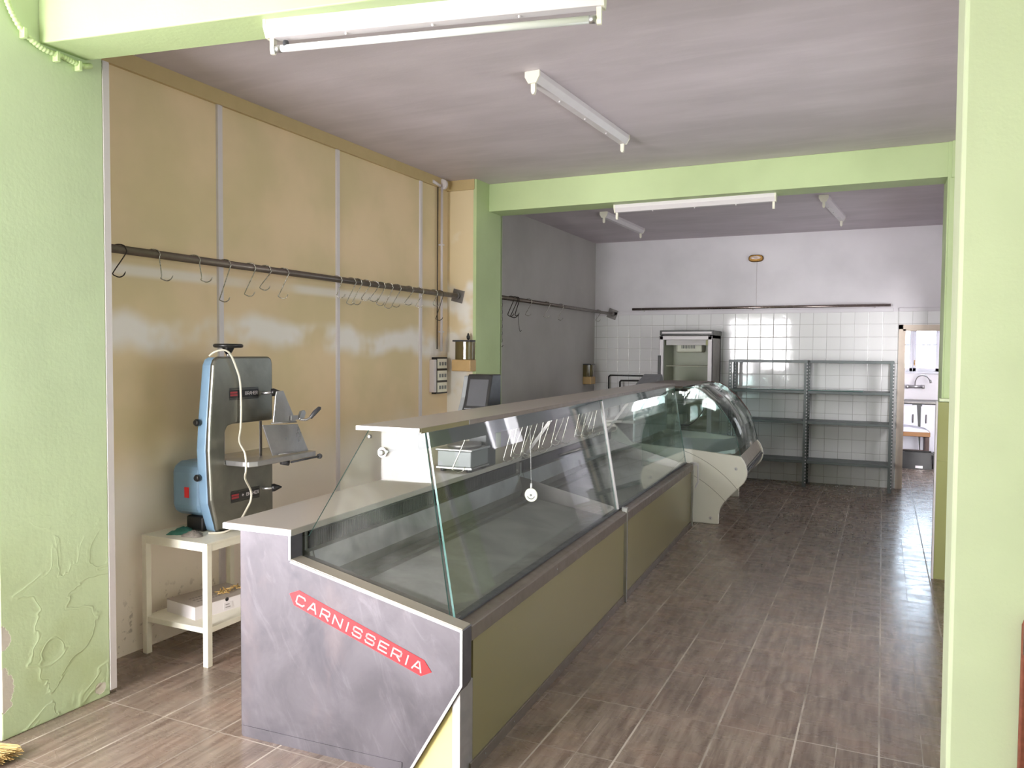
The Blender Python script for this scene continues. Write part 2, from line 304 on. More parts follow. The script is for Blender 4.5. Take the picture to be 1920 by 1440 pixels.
# ------------------------------------------------------------------ geometry helpers
class MB:
    def __init__(s, T=None): s.v = []; s.f = []; s.m = []; s.s = []; s.T = T
    def add(s, vs_, fs, mi=0, smooth=False):
        o = len(s.v)
        for p in vs_:
            p = Vector(p); s.v.append(Vector(s.T(*p)) if s.T else p)
        for f in fs: s.f.append([o+i for i in f]); s.m.append(mi); s.s.append(smooth)
    def box(s, a, b, mi=0, rot=None):
        x0, y0, z0 = a; x1, y1, z1 = b
        p = [(x0, y0, z0), (x1, y0, z0), (x1, y1, z0), (x0, y1, z0), (x0, y0, z1), (x1, y0, z1), (x1, y1, z1), (x0, y1, z1)]
        if rot:
            c = Vector(((x0+x1)/2, (y0+y1)/2, (z0+z1)/2)); p = [tuple(c + rot @ (Vector(q)-c)) for q in p]
        s.add(p, [(0, 3, 2, 1), (4, 5, 6, 7), (0, 1, 5, 4), (1, 2, 6, 5), (2, 3, 7, 6), (3, 0, 4, 7)], mi)
    def prism(s, poly, f0, f1, mi=0, side=None, smooth=False):
        """poly of (a,b); f0/f1 map (a,b) to the two cap planes"""
        n = len(poly); a = [f0(*p) for p in poly]; b = [f1(*p) for p in poly]
        s.add(a+b, [tuple(range(n))[::-1], tuple(range(n, 2*n))], mi)
        s.add(a+b, [(i, (i+1) % n, n+(i+1) % n, n+i) for i in range(n)], side if side is not None else mi, smooth)
    def tube(s, pts, r, n=10, mi=0, closed=False, caps=True):
        pts = [Vector(p) for p in pts]; rs = r if isinstance(r, (list, tuple)) else [r]*len(pts)
        m = len(pts); rings = []; prev = None
        for i, p in enumerate(pts):
            if closed: t = (pts[(i+1) % m]-pts[i-1]).normalized()
            elif i == 0: t = (pts[1]-p).normalized()
            elif i == m-1: t = (p-pts[i-1]).normalized()
            else: t = ((pts[i+1]-p).normalized()+(p-pts[i-1]).normalized()).normalized()
            if prev is None:
                u = t.orthogonal().normalized()
            else:
                u = (prev - t*prev.dot(t))
                u = u.normalized() if u.length > 1e-6 else t.orthogonal().normalized()
            prev = u; w = t.cross(u)
            rings.append([p + (u*math.cos(2*math.pi*k/n)+w*math.sin(2*math.pi*k/n))*rs[i] for k in range(n)])
        vs_ = [q for rg in rings for q in rg]; fs = []
        for i in range(m if closed else m-1):
            j = (i+1) % m
            for k in range(n): fs.append((i*n+k, i*n+(k+1) % n, j*n+(k+1) % n, j*n+k))
        s.add(vs_, fs, mi, True)
        if caps and not closed:
            s.add(rings[0], [tuple(range(n))[::-1]], mi); s.add(rings[-1], [tuple(range(n))], mi)
    def lathe(s, prof, center=(0, 0, 0), axis='z', n=24, mi=0):
        cx, cy, cz = center; vs_ = []
        for r, h in prof:
            for k in range(n):
                a = 2*math.pi*k/n; c_, s_ = r*math.cos(a), r*math.sin(a)
                vs_.append({'z': (cx+c_, cy+s_, cz+h), 'y': (cx+c_, cy+h, cz+s_), 'x': (cx+h, cy+c_, cz+s_)}[axis])
        fs = [(i*n+k, i*n+(k+1) % n, (i+1)*n+(k+1) % n, (i+1)*n+k) for i in range(len(prof)-1) for k in range(n)]
        s.add(vs_, fs, mi, True)
        s.add(vs_[:n], [tuple(range(n))[::-1]], mi); s.add(vs_[-n:], [tuple(range(n))], mi)
    def build(s, name, mats, parent=None, loc=None, bevel=0):
        if not isinstance(mats, (list, tuple)): mats = [mats]
        if loc is None:
            if parent is not None: loc = Vector((0, 0, 0)); off = parent_world(parent)
            else:
                xs = [p.x for p in s.v]; ys = [p.y for p in s.v]; zs = [p.z for p in s.v]
                off = Vector(((min(xs)+max(xs))/2, (min(ys)+max(ys))/2, min(zs))); loc = off
        else: loc = Vector(loc); off = loc if parent is None else loc + parent_world(parent)
        me = bpy.data.meshes.new(name); me.from_pydata([tuple(p-off) for p in s.v], [], s.f)
        for m_ in mats: me.materials.append(M[m_] if isinstance(m_, str) else m_)
        for poly, i, sm in zip(me.polygons, s.m, s.s): poly.material_index = i; poly.use_smooth = sm
        bm = bmesh.new(); bm.from_mesh(me); bmesh.ops.remove_doubles(bm, verts=bm.verts, dist=1e-6); bmesh.ops.recalc_face_normals(bm, faces=bm.faces); bm.to_mesh(me); bm.free()
        o = bpy.data.objects.new(name, me); C.objects.link(o); o.location = loc
        if parent is not None: o.parent = parent
        if bevel:
            bv = o.modifiers.new('bevel', 'BEVEL'); bv.width = bevel; bv.segments = 2; bv.limit_method = 'ANGLE'
        return o
def parent_world(p):
    v = Vector((0, 0, 0))
    while p is not None: v += p.location; p = p.parent
    return v
def tag(o, label=None, cat=None, group=None, kind=None):
    if label: o['label'] = label
    if cat: o['category'] = cat
    if group: o['group'] = group
    if kind: o['kind'] = kind
    return o
def thing(name, label, cat, loc, group=None):
    o = bpy.data.objects.new(name, None); C.objects.link(o); o.location = loc; o.empty_display_size = .1
    return tag(o, label, cat, group)
def struct(name, mb, mats, bevel=0, label=None):
    o = mb.build(name, mats, loc=(0, 0, 0), bevel=bevel); tag(o, kind='structure')
    if label: o['label'] = label
    return o
def copy_tree(o, parent=None):
    c = o.copy(); C.objects.link(c); c.parent = parent
    for ch in [x for x in bpy.data.objects if x.parent == o and x != c]: copy_tree(ch, c)
    return c
def arc(cx, cy, r, a0, a1, n):
    return [(cx+r*math.cos(R(a0+(a1-a0)*i/n)), cy+r*math.sin(R(a0+(a1-a0)*i/n))) for i in range(n+1)]
def smooth_pts(pts, k=6):
    """Catmull-Rom through pts"""
    P = [Vector(p) for p in pts]; out_ = []
    for i in range(len(P)-1):
        a = P[max(i-1, 0)]; b = P[i]; c = P[i+1]; d = P[min(i+2, len(P)-1)]
        for j in range(k):
            t = j/k; out_.append(.5*((2*b)+(c-a)*t+(2*a-5*b+4*c-d)*t*t+(3*b-a-3*c+d)*t**3))
    out_.append(P[-1]); return out_
# stroke letters (wide squared sans) on a 1 x 1 cell
LET = {
 'C': [[(1, .82), (.85, 1), (.15, 1), (0, .82), (0, .18), (.15, 0), (.85, 0), (1, .18)]],
 'A': [[(0, 0), (.42, 1), (.58, 1), (1, 0)], [(.18, .32), (.82, .32)]],
 'R': [[(0, 0), (0, 1), (.88, 1), (1, .88), (1, .55), (.88, .42), (0, .42)], [(.5, .42), (1, 0)]],
 'N': [[(0, 0), (0, 1), (1, 0), (1, 1)]],
 'I': [[(.5, 0), (.5, 1)]],
 'S': [[(1, .85), (.88, 1), (.12, 1), (0, .88), (0, .62), (.12, .5), (.88, .5), (1, .38), (1, .12), (.88, 0), (.12, 0), (0, .15)]],
 'E': [[(1, 1), (0, 1), (0, 0), (1, 0)], [(0, .5), (.85, .5)]],
 'B': [[(0, 0), (0, 1), (.85, 1), (1, .85), (1, .65), (.85, .52), (0, .52)], [(.85, .52), (1, .38), (1, .15), (.85, 0), (0, 0)]],
 'H': [[(0, 0), (0, 1)], [(1, 0), (1, 1)], [(0, .5), (1, .5)]],
 '+': [[(.5, .1), (.5, .9)], [(.1, .5), (.9, .5)]],
}
def text_mb(mb, s_, F, x0, y0, w, h, gap, th, d, mi=0):
    """letters on a plane; F(a, b, c) gives the point at across a, up b, out c"""
    x = x0
    for ch in s_:
        ww = w*(.3 if ch == 'I' else 1)
        for st in LET.get(ch, []):
            for (ax, ay), (bx, by) in zip(st[:-1], st[1:]):
                if ch == 'I': ax = bx = .5
                p = Vector((x+ax*ww, y0+ay*h)); q = Vector((x+bx*ww, y0+by*h)); t = (q-p).normalized(); n_ = Vector((-t.y, t.x))*th/2; t = t*th/2
                quad = [p-t+n_, p-t-n_, q+t-n_, q+t+n_]
                mb.prism([tuple(v) for v in quad], lambda a, b: F(a, b, 0), lambda a, b: F(a, b, d), mi)
        x += ww+gap
    return x

# ------------------------------------------------------------------ the room
ZC = 3.073
XL = -3.51; YB = 10.4
mb = MB(); mb.box((-4.7, -1.3, -.08), (1.9, 13.7, 0)); struct('floor', mb, 'floor')
# unseen entrance bay around the camera, added to cut sky light near it
mb = MB(); mb.box((-4.7, -1.3, 3.3), (1.9, 2.3, 3.4)); struct('ceiling_added_entrance', mb, 'ceiling')
mb = MB(); mb.box((-4.7, -1.3, 0), (-4.6, 2.0, .5)); mb.box((-4.7, -1.3, 2.3), (-4.6, 2.0, 3.3)); mb.box((-4.7, 1.8, .5), (-4.6, 2.0, 2.3)); struct('wall_added_entrance_left', mb, 'back_wall')  # side left open to let in extra daylight
mb = MB(); mb.box((1.6, -1.3, 0), (1.7, 3.2, 3.3)); struct('wall_added_entrance_right', mb, 'green_lit')
mb = MB(); mb.box((-3.7, 2.25, ZC), (1.2, 10.55, ZC+.1)); struct('ceiling', mb, 'ceiling')
mb = MB(); mb.box((XL-.15, 2.3, 0), (XL, 6.16, ZC)); struct('wall_left', mb, 'tan')
mb = MB(); mb.box((-3.75, 6.63, 0), (-3.6, 10.55, ZC)); struct('wall_left_rear', mb, 'rear_wall')
# right wall, with an unseen side window and rear opening added to brighten the room
mb = MB()
for y0, y1, z0, z1 in ((2.9, 3.5, 0, ZC), (3.5, 5.1, 0, 1.0), (3.5, 5.1, 2.25, ZC), (5.1, 8.3, 0, ZC), (8.3, 9.3, 0, 1.25), (8.3, 9.3, 2.15, ZC), (9.3, 10.5, 0, ZC)): mb.box((.62, y0, z0), (.75, y1, z1))
struct('wall_right', mb, 'back_wall')
mb = MB(); y0, y1, z0 = 3.5, 5.1, 1.0
for a, b in ((y0, y0+.05), (y1-.05, y1), ((y0+y1)/2-.03, (y0+y1)/2+.03)): mb.box((.67, a, z0), (.72, b, 2.25))
mb.box((.67, y0, z0), (.72, y1, z0+.05)); mb.box((.67, y0, 2.2), (.72, y1, 2.25)); struct('window_added', mb, 'white')  # frame of the side window added for light
# back wall with the doorway to the kitchen
DX0, DX1, DZ = .235, .95, 1.86
mb = MB()
mb.box((-3.6, YB, 0), (DX0-.05, YB+.12, ZC), 0); mb.box((DX0-.05, YB, DZ+.04), (1.2, YB+.12, ZC), 0); mb.box((DX1+.05, YB, 0), (1.2, YB+.12, DZ+.04), 0)
struct('wall_back', mb, 'back_wall')
mb = MB(); mb.box((-3.6, YB-.012, 0), (.16, YB, 2.085)); struct('wall_back_tiles', mb, 'tiles')
mb = MB(); mb.box((-3.6, YB-.022, 2.085), (.10, YB, 2.133)); struct('trim_tile_cap', mb, 'back_wall', .006)
mb = MB(); mb.box((.16, YB-.03, 1.93), (.62, YB, 2.085), 0); struct('wall_back_lintel_tiles', mb, 'tiles')
mb = MB(); mb.box((.155, YB-.04, 2.085), (.62, YB, 2.13)); struct('trim_lintel_cap', mb, 'back_wall', .006)
# door frame to the kitchen
mb = MB()
mb.box((DX0-.075, YB-.035, 0), (DX0-.03, YB+.13, DZ+.07)); mb.box((DX0-.032, YB-.015, 0), (DX0, YB+.13, DZ+.03))
mb.box((DX0-.075, YB-.035, DZ+.02), (DX1+.05, YB+.13, DZ+.07)); mb.box((DX0-.03, YB-.015, DZ), (DX1, YB+.13, DZ+.03)); mb.box((DX1, YB-.03, 0), (DX1+.06, YB+.13, DZ+.07))
M['frame_paint'] = plain('beige_door_frame_paint', (228, 212, 196), .5, 0, .06)
struct('door_1', mb, 'frame_paint', 0, 'beige painted door frame at the end of the room')
# middle pillars and beam
PX = -3.22
mb = MB(); mb.box((XL-.1, 6.157, 0), (PX-.03, 6.64, ZC)); struct('wall_pier_left', mb, 'pier')
mb = MB(); mb.box((PX-.03, 6.150, 0), (PX, 6.65, ZC)); mb.box((XL-.09, 6.64, 0), (PX, 6.665, ZC)); struct('trim_pillar_left', mb, 'green')
mb = MB(); mb.box((XL-.1, 6.14, 2.985), (PX-.02, 6.157, ZC)); struct('trim_pier_top', mb, 'cornice')
mb = MB(); mb.box((PX, 6.39, 2.83), (.60, 6.645, ZC)); struct('trim_middle_beam', mb, 'green', .004)
mb = MB(); mb.box((.381, 6.38, 0), (.62, 6.78, ZC)); mb.box((.405, 6.36, 2.82), (.62, 6.38, ZC)); mb.box((.392, 6.365, 0), (.62, 6.38, 2.82)); struct('trim_pillar_right', mb, 'green', .004)
mb = MB(); mb.box((.357, 6.30, 0.0), (.62, 6.365, .838)); mb.box((.357, 6.30, .842), (.62, 6.365, 1.25)); mb.box((.35, 6.31, 0.02), (.6, 6.36, 1.24), 1); mb.box((.345, 6.295, .0), (.357, 6.37, 1.255), 2)
struct('trim_tile_wainscot', mb, ['tile_green', 'gasket', 'white'])
mb = MB(); mb.box((.365, 6.30, 1.255), (.62, 6.38, 1.275)); struct('trim_wainscot_cap', mb, 'green_lit', .003)
# mouldings on the left wall
mb = MB(); mb.box((XL, 2.3, 2.99), (XL+.022, 6.157, ZC)); mb.box((XL+.018, 2.3, 2.988), (XL+.028, 6.157, 2.998)); struct('trim_cornice', mb, 'cornice')
for yy, w in ((3.49, .048), (4.59, .044), (5.70, .044)):
    mb = MB(); mb.prism([(yy-w/2, XL), (yy-w/2+.006, XL+.011), (yy+w/2-.006, XL+.011), (yy+w/2, XL)], lambda a, b: (b, a, 0), lambda a, b: (b, a, 2.99))
    struct('trim_wall_strip', mb, 'trim')
# front pillar, its board edge, front beam and right pier (storefront runs 9 degrees off square)
mb = MB(); mb.box((-3.9, 1.975, 0), (-3.17, 2.47, 3.3)); struct('wall_front_left', mb, 'green_peel', .006)
mb = MB(); mb.box((-3.56, 2.47, .02), (-3.167, 2.502, 2.86)); struct('trim_board_edge', mb, 'trim')
def SF(a, b, z):   # storefront frame: a along, b outwards-in
    A = R(8.6); return (-3.17+a*math.cos(A)-b*math.sin(A), 2.178+a*math.sin(A)+b*math.cos(A), z)
mb = MB(SF); mb.box((0, 0, 2.832), (4.6, .215, 3.3)); struct('trim_front_beam', mb, 'green', .006)
def pier(z):   # slight lean as built
    t = z/3.3; return (.2045-.010*t, 2.73), (.2065-.013*t, 2.995)
v = []
for z in (0, 3.3):
    (fx, fy), (bx, by) = pier(z); v += [(fx, fy, z), (1.6, fy+.21, z), (1.6, by+.21, z), (bx, by, z)]
mb = MB(); mb.add(v, [(0, 3, 2, 1), (4, 5, 6, 7), (0, 1, 5, 4), (1, 2, 6, 5), (2, 3, 7, 6), (3, 0, 4, 7)]); struct('wall_front_right', mb, 'green_lit', .012)

# unseen shop front, shaped to steer daylight: parapet, window posts, header, solid sides
mb = MB(); mb.box((-3.95, -1.3, 0), (-2.2, -1.2, .38)); mb.box((-4.6, -1.3, 0), (-3.95, -1.2, 3.3)); mb.box((-2.2, -1.3, 0), (.34, -1.2, 3.3)); mb.box((.34, -1.3, 0), (1.6, -1.2, 3.3)); mb.box((-3.95, -1.3, 2.45), (-2.2, -1.2, 3.3)); struct('wall_unseen_shopfront', mb, 'green_lit')
mb = MB()
for x0, x1 in ((-2.26, -2.2), (-3.12, -3.06), (-3.95, -3.89)): mb.box((x0, -1.28, .38), (x1, -1.22, 2.45))
mb.box((-3.95, -1.28, 2.15), (-2.2, -1.22, 2.21)); struct('trim_unseen_shopfront_frame', mb, 'shelfgrey')

# kitchen beyond the door
mb = MB(); mb.box((-.6, 10.52, 0), (-.5, 13.6, 2.6)); struct('wall_kitchen_left', mb, 'back_wall')
mb = MB(); mb.box((1.5, 10.52, 0), (1.6, 13.6, 2.6)); struct('wall_kitchen_right', mb, 'back_wall')
mb = MB(); mb.box((-.6, 10.52, 2.5), (1.6, 13.7, 2.6)); struct('ceiling_kitchen', mb, 'back_wall')
WX0, WX1, WZ0, WZ1 = .2, 1.12, 1.33, 1.98; KY = 13.5
mb = MB(); mb.box((-.6, KY, 0), (1.6, KY+.14, WZ0)); mb.box((-.6, KY, WZ1), (1.6, KY+.14, 2.6)); mb.box((-.6, KY, WZ0), (WX0, KY+.14, WZ1)); mb.box((WX1, KY, WZ0), (1.6, KY+.14, WZ1)); struct('wall_kitchen_back', mb, 'back_wall')
wd = thing('window_1', 'lilac framed casement window above the kitchen sink', 'window', (.5, KY+.03, WZ0)); wd['kind'] = 'structure'
mb = MB()
for a, b in (((WX0, WZ0), (WX1, WZ0+.05)), ((WX0, WZ1-.035), (WX1, WZ1)), ((.365, WZ0), (.41, WZ1)), ((.41, WZ0), (.455, WZ1)), ((WX0, WZ0), (.255, WZ1)), ((.715, WZ0), (.75, WZ1)), ((.75, WZ0), (.79, WZ1)), ((WX1-.05, WZ0), (WX1, WZ1))):
    mb.box((a[0], KY+.02, a[1]), (b[0], KY+.07, b[1]))
mb.box((.255, KY+.03, 1.725), (.365, KY+.06, 1.745)); mb.box((.455, KY+.03, 1.725), (.715, KY+.06, 1.745))
mb.box((.405, KY+.012, WZ0), (.413, KY+.03, WZ1)); mb.build('window_frame', 'kitchen_white', wd, bevel=.003)
mb = MB(); mb.box((.255, KY+.045, WZ0+.05), (WX1-.05, KY+.05, WZ1-.035)); mb.build('pane', 'clear', wd)
mb = MB(); mb.box((.425, KY+.005, 1.42), (.44, KY+.02, 1.50)); mb.tube([(.432, KY, 1.46), (.432, KY-.02, 1.45)], .006, 8); mb.build('window_latch', 'brass', wd)
mb = MB(); mb.box((WX0-.05, KY-.05, WZ0-.03), (WX1+.05, KY+.02, WZ0)); mb.build('window_sill', 'kitchen_white', wd, bevel=.003)

# ------------------------------------------------------------------ ceiling lamps
def make_lamp(tube_on):
    t = thing('fluorescent_batten', '', 'lamp', (0, 0, 0))
    L = 1.38; prof = [(-.042, 0), (-.042, -.028), (-.022, -.062), (.022, -.062), (.042, -.028), (.042, 0)]
    mb = MB(); mb.prism(prof, lambda a, b: (a, -L/2, b), lambda a, b: (a, L/2, b)); 
    for yy in (-.35, .02, .37): mb.lathe([(.006, 0), (.006, -.006), (.002, -.009)], (0, yy, -.061), n=8)
    mb.build('housing', 'white', t, bevel=.002)
    for sgn in (-1, 1):
        mb = MB(); mb.prism([(x*1.04, z*1.04+.001) for x, z in prof], lambda a, b: (a, sgn*(L/2-.004), b), lambda a, b: (a, sgn*(L/2+.008), b)); mb.build('end_cap', 'white_metal', t)
        mb = MB(); mb.prism([(-.012, -.058), (-.012, -.105), (-.006, -.118), (.006, -.118), (.012, -.105), (.012, -.058)], lambda a, b: (a, sgn*(L/2-.022), b), lambda a, b: (a, sgn*(L/2-.004), b)); mb.build('lamp_holder', 'white_metal', t)
    if tube_on:
        mb = MB(); mb.tube([(0, -L/2+.03, -.098), (0, L/2-.03, -.098)], .0135, 14); mb.build('tube', 'tube', t)
        for sgn in (-1, 1):
            mb = MB(); mb.tube([(0, sgn*(L/2-.05), -.098), (0, sgn*(L/2-.022), -.098)], .0145, 12); mb.build('tube_cap', 'alu', t)
        mb = MB(); mb.lathe([(.010, -.07), (.013, -.078), (.013, -.10), (.009, -.105)], (0, -L/2+.07, 0), n=10); mb.build('starter', 'darkgrey', t)
    return t
def place_lamp(o, p, q, z, label):
    p = Vector(p); q = Vector(q); o.location = ((p.x+q.x)/2, (p.y+q.y)/2, z); d = q-p; o.rotation_euler = (0, 0, math.atan2(-d.x, d.y)); o.scale = (1, d.length/1.38, 1)
    tag(o, label, 'lamp', 'fluorescent battens')
    return o
lamp_a = make_lamp(True)
lamp_b = make_lamp(False)
place_lamp(lamp_b, (-1.725, 3.93), (-1.655, 5.33), ZC, 'white fluorescent batten without a tube on the ceiling of the front room')
l3 = copy_tree(lamp_b); place_lamp(l3, (-2.72, 8.1), (-2.67, 9.36), ZC, 'bare tubeless batten on the rear ceiling, near the grey left wall')
l4 = copy_tree(lamp_b); place_lamp(l4, (-.54, 8.05), (-.44, 9.30), ZC, 'bare tubeless batten on the rear ceiling, above the grey shelving')
l5 = copy_tree(lamp_b); place_lamp(l5, (-2.09, 6.545), (-.79, 6.535), 2.83, 'white tubeless batten under the middle green beam')
place_lamp(lamp_a, (-2.16, 2.415), (-.905, 2.66), 2.832, 'long white batten with a fluorescent tube under the front green beam')

# ------------------------------------------------------------------ hook rails and hooks
mb = MB(); mb.tube([(-3.40, 2.50, 2.068), (-3.40, 6.15, 2.068)], .021, 16)
rail = thing('hook_rail', 'brownish steel meat rail along the tan left wall', 'rail', (-3.40, 4.3, 2.05)); mb.build('pipe', 'rail', rail)
mb = MB(); r45 = Matrix.Rotation(R(14), 3, 'Y'); mb.box((-3.455, 6.145, 2.013), (-3.345, 6.157, 2.123), 0, r45); mb.lathe([(.036, -.03), (.03, -.02), (.028, 0)], (-3.40, 6.145, 2.068), 'y', 16); mb.build('wall_plate', 'steel_dark', rail, bevel=.002)
mb = MB(); mb.tube([(-3.34, 6.66, 2.105), (-3.34, 10.37, 2.105)], .020, 14)
rail2 = thing('hook_rail', 'brown steel meat rail along the grey wall of the rear room', 'rail', (-3.34, 8.5, 2.09)); mb.build('pipe', 'rail', rail2)
mb = MB(); mb.box((-3.41, 10.378, 2.04), (-3.28, 10.388, 2.17), 0, Matrix.Rotation(R(20), 3, 'Y')); mb.lathe([(.024, -.06), (.034, -.03), (.036, 0)], (-3.34, 10.378, 2.105), 'y', 14); mb.build('wall_plate', 'steel_dark', rail2)
mb = MB(); mb.box((-3.6, 6.80, 2.02), (-3.32, 6.84, 2.05)); mb.box((-3.36, 6.79, 2.03), (-3.31, 6.85, 2.13)); mb.build('bracket', 'hook_dark', rail2)
mb = MB(); mb.tube([(-3.05, YB-.075, 2.16), (.067, YB-.075, 2.16)], .017, 14)
rail3 = thing('wall_rail', 'long polished horizontal rail on the back wall above the tiles', 'rail', (-1.5, YB-.07, 2.14)); mb.build('pipe', 'rail_bright', rail3)
for xx in (-2.9, -1.5, -.1):
    mb = MB(); mb.tube([(xx, YB-.075, 2.15), (xx, YB-.003, 2.13)], .007, 8); mb.build('bracket', 'trim', rail3)

def hook_mesh(L, w=.03, r=.0030, tx=.034, tz=.0255, lean=0.):
    """S-hook, origin at the centre of its upper bend, hanging in its own xz plane; lean shifts the lower bend"""
    c = lean*w; zb = -L+tz
    pts = [(-tx*1.02, 0, -.012), (-tx, 0, .0), (-tx*.72, 0, tz*.75), (0, 0, tz), (tx*.72, 0, tz*.75), (tx, 0, .0), (tx*.9, 0, -.02),
           (c-w*.85, 0, zb+w*.95), (c-w, 0, zb+w*.45), (c-w*.65, 0, zb+.006), (c, 0, zb), (c+w*.65, 0, zb+.009), (c+w*1.0, 0, zb+w*.95)]
    q = smooth_pts(pts, 4); n = len(q); rs = [r]*n; rs[-1] = r*.25; rs[-2] = r*.6
    mb = MB(); mb.tube(q, rs, 7); return mb.build('s_hook', 'hook', loc=(0, 0, 0))
hook_cache = {}
def hook(loc, L, yaw, label, group, mat='hook', w=.03, r=.0030, tx=.034, tz=.0255, lean=0.):
    key = (round(L, 2), mat, round(w, 3), r, lean)
    if key not in hook_cache:
        o = hook_mesh(L, w, r, tx, tz, lean); o.data.materials[0] = M[mat]; hook_cache[key] = o
    else:
        o = hook_cache[key].copy(); C.objects.link(o)
    o.location = loc; o.rotation_euler = (0, 0, R(yaw)); tag(o, label, 'hook', group); return o
ORD = ['first', 'second', 'third', 'fourth', 'fifth', 'sixth', 'seventh', 'eighth', 'ninth', 'tenth', 'eleventh', 'twelfth', 'thirteenth', 'fourteenth', 'fifteenth', 'sixteenth', 'seventeenth', 'eighteenth', 'nineteenth', 'twentieth']
front = [(2.729, .160, 25, 'hook_dark'), (2.929, .160, 30, 'hook'), (3.193, .145, 35, 'hook'), (3.417, .24, 15, 'hook'), (3.614, .195, 20, 'hook'), (3.743, .15, 30, 'hook'), (3.904, .19, 15, 'hook'),
         (4.443, .15, 15, 'hook'), (4.60, .19, 40, 'hook'), (4.67, .185, 38, 'hook'), (4.775, .15, 10, 'hook'), (4.88, .15, 20, 'hook'), (4.962, .175, 24, 'hook'), (5.067, .19, 18, 'hook'), (5.176, .165, 30, 'hook'),
         (5.35, .15, 32, 'hook'), (5.51, .16, 8, 'hook'), (5.73, .135, 15, 'hook'), (5.83, .25, 25, 'hook_dark')]
for i, (y, L, yaw, mt) in enumerate(front):
    lab = 'steel S-hook on the tan wall rail, %s from the left' % ORD[i]
    if i == 0: lab = 'dark S-hook on the tan wall rail right beside the green pillar'
    if i == 3: lab = 'long steel S-hook on the tan wall rail, in front of the strip above the saw'
    if i == 18: lab = 'long dark S-hook at the far end of the tan wall rail beside the conduit'
    hook((-3.40, y, 2.067), L, yaw*.6+16, lab, 'S-hooks on the tan wall rail', mt, lean=2.2 if i in (1, 2) else (.9 if i in (7, 17) else 0.))
for i, (y, L, yaw, lab) in enumerate([(7.55, .17, 20, 'S-hook on the rear room rail just right of the hook tangle'), (8.04, .17, 15, 'S-hook on the rear room rail, second right of the hook tangle'), (8.45, .18, 30, 'S-hook near the middle of the rear room rail'), (9.77, .15, 35, 'S-hook near the wall plate of the rear room rail')]):
    hook((-3.34, y, 2.105), L, yaw, lab, 'S-hooks on the rear room rail')
for i, (y, L, yaw, lab) in enumerate([(7.12, .2, 60, 'dark S-hook on the left of the tangle on the rear room rail'), (7.2, .21, 20, 'dark S-hook in the middle of the tangle on the rear room rail'), (7.27, .19, -30, 'dark S-hook on the right of the tangle on the rear room rail')]):
    hook((-3.34, y, 2.105), L, yaw, lab, 'tangled dark hooks on the rear room rail', 'hook_dark', .035, .0042)
mb = MB(); mb.tube(smooth_pts([(-3.34, 7.30, 1.96), (-3.335, 7.30, 1.86), (-3.33, 7.32, 1.79), (-3.32, 7.335, 1.80)], 5), .0025, 6)
tag(mb.build('wire_hook', 'hook_dark'), 'thin dark wire hook hanging below the hook tangle in the rear room', 'hook')
def chain(x, y, z0, z1, label):
    mb = MB(); z = z0; k = 0
    while z > z1:
        a = R(90 if k % 2 else 0)
        pts = [(x+math.cos(t)*.009*math.cos(a), y+math.cos(t)*.009*math.sin(a), z+math.sin(t)*.021) for t in [2*math.pi*i/12 for i in range(12)]]
        mb.tube(pts, .0028, 5, closed=True); z -= .034; k += 1
    mb.tube(smooth_pts([(x, y, z+.02), (x-.012, y, z-.01), (x, y, z-.03), (x+.02, y, z-.015)], 4), .003, 6)
    return tag(mb.build('chain', 'hook_dark'), label, 'chain')
chain(-3.34, 6.91, 2.10, 1.67, 'dark chain hanging from the near end of the rear room rail')
mb = MB(); mb.tube(smooth_pts([(-3.345, 6.87, 2.09), (-3.35, 6.86, 1.8), (-3.34, 6.87, 1.55), (-3.36, 6.88, 1.40)], 6), .005, 6); mb.tube([(-3.34, 6.87, 1.62), (-3.345, 6.885, 1.45)], .009, 8)
tag(mb.build('pull_rod', 'wood_dark'), 'thin dark rod hanging beside the middle green pillar', 'rod')

# ------------------------------------------------------------------ fixtures on the walls
# round junction box and conduits in the front room's far left corner
t = thing('electrical_conduit', 'pale conduit running down the far left corner from a round junction box', 'conduit', (-3.47, 6.0, 1.6))
mb = MB(); mb.tube([(-3.478, 6.0, 3.0), (-3.478, 6.0, 1.58)], .011, 10); mb.build('pipe', 'trim', t)
mb = MB(); mb.tube([(-3.492, 5.955, 3.0), (-3.495, 5.955, 1.6)], .005, 8); mb.build('wire', 'hook_dark', t)
mb = MB(); mb.lathe([(.045, -.03), (.045, 0), (.03, .012)], (-3.48, 6.03, 3.02), 'y', 18); mb.tube([(-3.49, 5.86, 3.02), (-3.48, 5.97, 3.0)], .014, 10); mb.build('junction_box', 'trim', t)
for z in (2.5, 2.08, 1.75):
    mb = MB(); mb.box((-3.5, 5.982, z-.006), (-3.462, 6.018, z+.006)); mb.build('pipe_clip', 'white', t)
# consumer unit: three stacked plates in a dark frame on the side wall
t = thing('fuse_box', 'small fuse box with three pale plates in a dark frame', 'fuse box', (XL+.03, 5.98, 1.22))
mb = MB(); mb.box((XL, 5.85, 1.23), (XL+.05, 5.89, 1.51)); mb.build('side_cover', 'trim', t, bevel=.004)
mb = MB(); mb.box((XL, 5.89, 1.215), (XL+.045, 6.08, 1.53)); mb.build('dark_frame', 'black', t)
for k in range(3):
    z0 = 1.225+k*.102
    mb = MB(); mb.box((XL+.045, 5.905, z0+.004), (XL+.055, 6.062, z0+.088)); f = mb.build('plate', 'white_metal', t, bevel=.003)
    for q in range(3):
        mb = MB(); mb.box((XL+.055, 5.925+q*.045, z0+.03), (XL+.061, 5.947+q*.045, z0+.06))
        mb.build('switch', 'midgrey', f)
